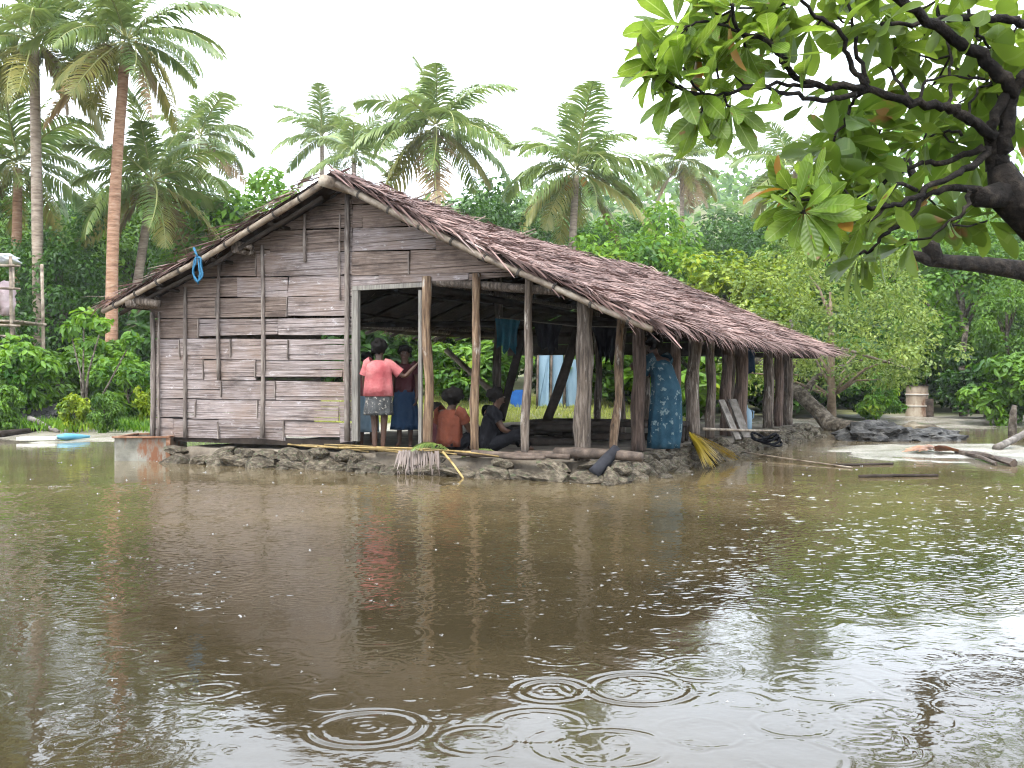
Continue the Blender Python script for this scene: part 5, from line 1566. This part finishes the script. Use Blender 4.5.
# yellow frond leaning on the stones at the side
m_yf = leaf_mat('yellow_frond', (0.22, 0.15, 0.02), (0.40, 0.30, 0.05), trans=.2, clump=3)
p0 = HM @ SW(689, 434, .40)
dl = []
for i in range(70):
    t = random.random()
    e = (HM @ SW(706, 470, .95)).lerp(HM @ SW(742, 462, 1.0), t); e.z = random.uniform(.01, .12)
    o_ = (e - p0) * random.uniform(0, .35)
    dl.append((e - p0 - o_, (e - p0 - o_).length * random.uniform(.8, 1.0), o_ + Vector((0, 0, random.uniform(-.02, .05)))))
leaf_bundle('palm_frond', 'yellowed palm frond fanned out from the platform to the water beside the woman', 'palm frond', p0, dl, m_yf, .013, .06)
# boards and poles on the right side
m_board = M('grey_plank', [(0.06, 0.05, 0.042), (0.14, 0.12, 0.10), (0.23, 0.205, 0.18)], 6, (1, 1, 1), .85, .4, .008, .15)
for px0, px1, lb in ((738, 721, 'left of two grey boards leaning on the side posts'), (747, 732, 'right of two grey boards leaning on the side posts')):
    a = SW(px0, 440, .42); b = SW(px1, 404, .13)
    a.z = .19; b.z = .80
    mb = MB().beam(HM @ a, HM @ b, .17, .025)
    o = solo('board', mb, m_board, lb, 'board', HM @ a)
a, b = SW(703, 432, .36), SW(779, 435, .5); a.z = .42; b.z = .22
stick('bamboo_pole', 'long pale bamboo pole resting across the stones at the side of the house', 'pole', HM @ a, HM @ b, .022, m_bamboo, None, .01)
a, b = SW(693, 452, .38), SW(717, 470, .75); a.z = .26; b.z = .02
stick('dark_pole', 'short dark grey pole slanting from the stones into the water', 'pole', HM @ a, HM @ b, .035, m_dark, None, 0)
q = SW(764, 450, .62); c = HM @ Vector((q.x, q.y, .08))
mb = MB()
for k in range(4):
    mb.tube([c + Vector((math.cos(t) * (.28 - .03 * k), math.sin(t) * .22, .02 + .035 * k + .05 * math.sin(t * 2 + k))) for t in np.linspace(0, 6.1, 22)], .02, 6)
solo('black_hose', mb, f_black, 'coil of black hose on the stones near the rear of the house', 'hose', c, smooth=True)
a, b = G(742, 452, .06), G(852, 467.5, .012); stick('thin_reed', 'thin pale reed lying on the water beside the platform', 'stick', a, b, .012, m_bamboo, None, .01)
a, b = G(834, 465, .015), G(893, 463.5, .015); stick('floating_stick', 'thin dark stick floating on the shallow water right of the house', 'stick', a, b, .018, m_dark, None, .01)
a, b = G(859, 476.5, .012), G(938, 475.5, .012); stick('floating_stick', 'long black stick lying on the wet sand nearest the camera', 'stick', a, b, .02, m_dark, None, .01)

# right shore: fallen trunk, rock mound, husks, timber, stump, drum
ft = MB()
D_ = 22.6
ft.tube([P(735, 340, 25.5), P(765, 366, 24.4), P(792, 386, 23.6), P(803, 397, 23.2), P(818, 411, 22.9), P(830, 425, D_), P(845, 428, 22.2), P(862, 428.5, 21.6), P(872, 433, 21.2)],
        [.09, .12, .15, .16, .17, .2, .17, .15, .06], 10, True, .1)
ft.tube([P(803, 397, 23.2), P(815, 378, 23.8), P(838, 368, 24.2), P(862, 360, 24.6)], [.1, .08, .06, .03], 8, True, .1)
ft.tube([P(785, 380, 23.8), P(800, 350, 24), P(790, 320, 24.4)], [.1, .07, .03], 8, True, .1)
solo('fallen_trunk', ft, m_bark, 'crooked brown trunk leaning down onto the wet sand right of the house', 'trunk', G(833, 432), smooth=True)
m_rock = M('dark_rock', [(0.012, 0.012, 0.011), (0.035, 0.033, 0.03), (0.10, 0.095, 0.085)], 7, rough=.8, bump=1.0, bd=.08, rnd=.1)
c = G(880, 441); solo('dark_rock', MB().blob((c.x, c.y + .3, .02), (.68, .55, .30), 4, .42, 2.4, 3), m_rock, 'larger dark wet rock mound on the sand below the drum', 'rock', (c.x, c.y, 0))
c = G(932, 441); solo('dark_rock', MB().blob((c.x, c.y + .4, .0), (.72, .5, .20), 4, .42, 2.4, 5), m_rock, 'lower dark wet rock right of the larger rock mound', 'rock', (c.x, c.y, 0))
c = G(924, 433); solo('pale_stone', MB().blob((c.x, c.y + .3, .05), (.42, .25, .16), 3, .4, 2, 8), m_stone, 'pale stone behind the dark rocks on the right shore', 'stone', (c.x, c.y, 0))
m_husk = leaf_mat('husk', (0.16, 0.07, 0.03), (0.34, 0.18, 0.09), trans=.05, clump=3)
c = G(940, 453, .02); dl = []
for i in range(160):
    an = random.uniform(0, 6.28); r_ = random.random() ** .5
    dl.append(((math.cos(an) * 1, math.sin(an) * .6, .25), random.uniform(.10, .28), (math.cos(an) * r_ * .22 - .1, math.sin(an) * r_ * .15, .03 + .07 * (1 - r_))))
leaf_bundle('husk_pile', 'pile of orange brown coconut husk and leaf on the wet sand', 'husks', (c.x, c.y, .02), dl, m_husk, .022, .3)
a, b = G(956, 448, .10), G(1014, 462, .06)
solo('old_timber', MB().pole(a - Vector((0, 0, .06)), b - Vector((0, 0, .02)), .03, .048, 7, 6, .03, .25).pole(a + Vector((.1, .12, -.07)), b + Vector((-.15, .16, -.03)), .04, .02, 7, 6, .03, .25), m_log, 'dark split timber lying beside the orange husk pile', 'timber', G(985, 458), None)
c = G(1012, 436); mb = MB().tube([(c.x, c.y, -.15), (c.x + .01, c.y, .2), (c.x + .03, c.y, .45), (c.x + .05, c.y, .62)], [.085, .08, .075, .045], 9, True, .12)
solo('broken_stump', mb, m_bark, 'upright broken stump at the right edge of the photo', 'stump', (c.x, c.y, 0), smooth=True)
a, b = G(996, 448, .05), P(1040, 424, 17.2); stick('drift_log', 'weathered log leaning against the broken stump at the right edge', 'log', a, b, .06, m_board, None, .02)
c = G(917, 419.5, .04); dr = thing('rusty_drum', 'pale brown rusty drum standing on the far right shore', 'drum', (c.x, c.y, grd(c.x, c.y)))
prof = [(0, .30), (.02, .31), (.28, .30), (.30, .318), (.33, .318), (.35, .30), (.60, .30), (.62, .318), (.65, .318), (.67, .30), (.86, .30), (.88, .312)]
m_drum = M('drum_paint', [(0.22, 0.16, 0.115), (0.34, 0.27, 0.2), (0.42, 0.36, 0.28)], 3, (1, 1, .6), rough=.8, bump=.2, rnd=0, streak=((0.15, 0.07, 0.04), 2, (1, 1, .5), .52, .66))
MB().tube([(0, 0, z) for z, r in prof], [r for z, r in prof], 24, True).part('barrel', m_drum, dr, False)
for z in (.30, .62): MB().tube([(0, 0, z + .002), (0, 0, z + .028)], .321, 24, False).part('hoop', M('white_band', [(.45, .42, .38), (.55, .52, .47)], 4, bump=0), dr)
MB().tube([(0, 0, .875), (0, 0, .91)], [.325, .325], 24, True).part('lid', m_dark, dr)
c = G(933, 413, .25)
bx = MB().box((c.x + .05, c.y + .8, grd(c.x, c.y) + .25), .22, .2, .25)
solo('wooden_crate', bx, m_log, 'small brown wooden box just right of the rusty drum', 'box', (c.x, c.y + .8, grd(c.x, c.y)))
c = Vector(at(963, 28.6)); mb = MB().tube([c - Vector((0, 0, .1)), c + Vector((.02, 0, .8)), c + Vector((-.05, 0, 1.6)), c + Vector((.1, 0, 2.6))], [.12, .1, .09, .07], 9, True, .08)
solo('dead_tree', mb, m_bark, 'thin pale bare trunk right of the rusty drum', 'tree', c, smooth=True)
a, b = P(842, 348, 22.6), P(911, 369, 22.9)
# pale pole caught in the shrub
stick('bare_branch', 'thin pale bare branch slanting out of the feathery shrub', 'branch', a, b, .035, m_bamboo, None, .03)

# behind the house: blue sheets on a pole frame, blue tarp, jug, white pole
m_sheet = M('pale_blue_sheet', [(0.14, 0.22, 0.28), (0.22, 0.31, 0.37)], 2, (3, 3, .6), rough=.7, bump=.2, rnd=.06)
fb = Vector(at(556, 27)); fr = thing('sheet_screen', 'screen of pale blue sheets on thin poles behind the house', 'screen', fb)
x0, x1 = P(537, 384, 27).x, P(578, 384, 27).x
for i in range(4):
    x = x0 + (x1 - x0) * i / 3
    MB().pole((x, 27, grd(x, 27) - .1), (x + .03, 27, 2.1), .035, .03, 7, 3).part('pole', m_log, fr, True, True)
for i in range(3):
    xa = x0 + (x1 - x0) * i / 3 + .03; xb = x0 + (x1 - x0) * (i + 1) / 3 - .03
    vs, n_ = [], 10
    mb = MB().prism([Vector((xa + (xb - xa) * k / n_, 27.05 + .04 * math.sin(k * 1.3 + i), .45)) for k in range(n_ + 1)] +
                    [Vector((xb, 27.06, 2.0 - .15 * i)), Vector((xa, 27.06, 2.0 - .12 * i))], (0, .02, 0))
    mb.part('sheet', m_sheet, fr, False, True)
tp = Vector(at(520, 27.5)); mb = MB().box((tp.x, tp.y, tp.z + .21), .26, .2, .22).box((tp.x + .05, tp.y + .02, tp.z + .44), .2, .17, .03)
solo('blue_box', mb, M('blue_plastic', [(0.008, 0.06, 0.24), (0.02, 0.11, 0.33)], 3, rough=.45, rnd=0), 'bright blue box on the grass behind the house', 'box', tp)
jb = HM @ Vector((-.25, 8.4, .2))
js = thing('pale_blue_jug', 'pale blue plastic jug standing among the rear side posts', 'jug', (jb.x, jb.y, .2))
MB().tube([(0, 0, 0), (0, 0, .02), (0, 0, .32), (0, 0, .38), (0, 0, .41), (0, 0, .46)], [.10, .125, .125, .09, .045, .045], 14).part('jug_body', m_sheet, js, True)
MB().tube([(.09, 0, .36), (.16, 0, .34), (.15, 0, .22), (.115, 0, .2)], .014, 6).part('handle', m_sheet, js, True)
c = Vector(at(667, 40)); t_ = P(667, 193, 40)
mb = MB().tube([c, t_], [.09, .075], 10)
solo('white_pole', mb, M('white_paint', [(.6, .6, .58), (.75, .75, .73)], 4, bump=0), 'white pole rising from the trees below the far drooping palm', 'pole', c)

# left shore: rocks, driftwood, white board, blue bag, bamboo lookout
for i, (px, py, r_) in enumerate(((30, 424, .35), (52, 414, .38), (68, 420, .34), (14, 428, .30), (82, 408, .30), (44, 428, .2))):
    c = G(px, py, .08); c.y = min(c.y, 22.5); x_ = (px - 512) / F * c.y
    solo('shore_rock', MB().blob((x_, c.y, grd(x_, c.y) + r_ * .4), (r_, r_ * .8, r_ * .75), 3, .7, 1.9, i + 20), m_rock, ('second', 'fourth', 'fifth', 'first', 'sixth', 'third')[i] + ' dark shore rock counted from the left edge', 'rock', (x_, c.y, grd(x_, c.y)), 'dark rocks on the left shore')
a, b = G(30, 417, .12), G(58, 432, .08); a.y = 21.2; a.x = (30 - 512) / F * 21.2; a.z = grd(a.x, a.y) + .22
stick('drift_log', 'grey driftwood log slanting down the left shore', 'log', a, b, .06, m_board)
a, b = G(0, 434, .08), G(40, 430, .1); stick('drift_log', 'dark driftwood log at the left edge of the shore', 'log', a, b, .07, m_dark)
c0, c1 = G(18, 438.5, .06), G(56, 438, .06)
solo('white_board', MB().beam(c0, c1, .30, .045), M('white_board', [(.5, .49, .46), (.68, .67, .63)], 4, rough=.6, rnd=0), 'flat white board lying at the waterline on the left', 'board', c0)
c0, c1 = G(57, 437, .07), G(90, 436.5, .06)
mb = MB().tube([c0, c0.lerp(c1, .25), c0.lerp(c1, .6), c1], [.04, .065, .055, .02], 9, True, .1)
solo('blue_float', mb, M('light_blue_plastic', [(.05, .2, .28), (.12, .3, .38)], 4, rough=.4, rnd=0), 'light blue plastic float lying beside the white board', 'float', c0, smooth=True)
lk = Vector(at(-18, 24)); lo_ = thing('bamboo_lookout', 'raised bamboo frame hut cut off by the left edge', 'hut', lk)
for px in (-60, -18, 13):
    for dy in (0, 1.6):
        q = Vector(at(px, 24 + dy)); q.x = (px - 512) / F * 24
        MB().pole((q.x, 24 + dy, q.z - .1), (q.x - .06, 24 + dy, 4.1), .045, .04, 7, 4, .02).part('post', m_bamboo, lo_, True, True)
for py, dz in ((262, 0), (285, 0), (322, 0), (333, 0)):
    a, b = P(-75, py, 23.94), P(20, py + 4, 23.94); MB().pole(a, b, .035, .03, 7, 4, .02).part('rail', m_bamboo, lo_, True, True)
for k in range(8):
    y = 24 + .2 * k + .05
    MB().pole((P(-75, 0, 24).x, y, P(0, 322, 24).z + .07), (P(18, 0, 24).x, y, P(0, 324, 24).z + .07), .035, .03, 7, 3).part('floor_pole', m_bamboo, lo_, True, True)
MB().blob(P(2, 298, 24.6), (.3, .3, .42), 3, .4, 2, 2).part('sack', fabric('pale_pink_sack', [(0.35, 0.25, 0.25), (0.45, 0.36, 0.36)]), lo_, True, True)
MB().blob(P(4, 259, 24.3), (.38, .3, .12), 3, .5, 2, 6).part('cloth_bundle', fabric('white_bundle', [(0.5, 0.5, 0.52), (0.6, 0.6, 0.62)]), lo_, True, True)

# ------------------------------------------------------------------ rainy air
hz = bpy.data.materials.new('rain_haze'); hz.use_nodes = True
hz.node_tree.nodes.remove(hz.node_tree.nodes['Principled BSDF'])
pv = hz.node_tree.nodes.new('ShaderNodeVolumePrincipled')
pv.inputs['Color'].default_value = (.93, .96, 1, 1)
pv.inputs['Density'].default_value = 0.0004
hz.node_tree.links.new(pv.outputs[0], hz.node_tree.nodes['Material Output'].inputs['Volume'])
hb = MB().box((0, 170, 36), 460, 270, 39)
tag(hb.part('haze', hz, None), 'thin rainy haze over the whole place', 'haze', None, 'stuff')
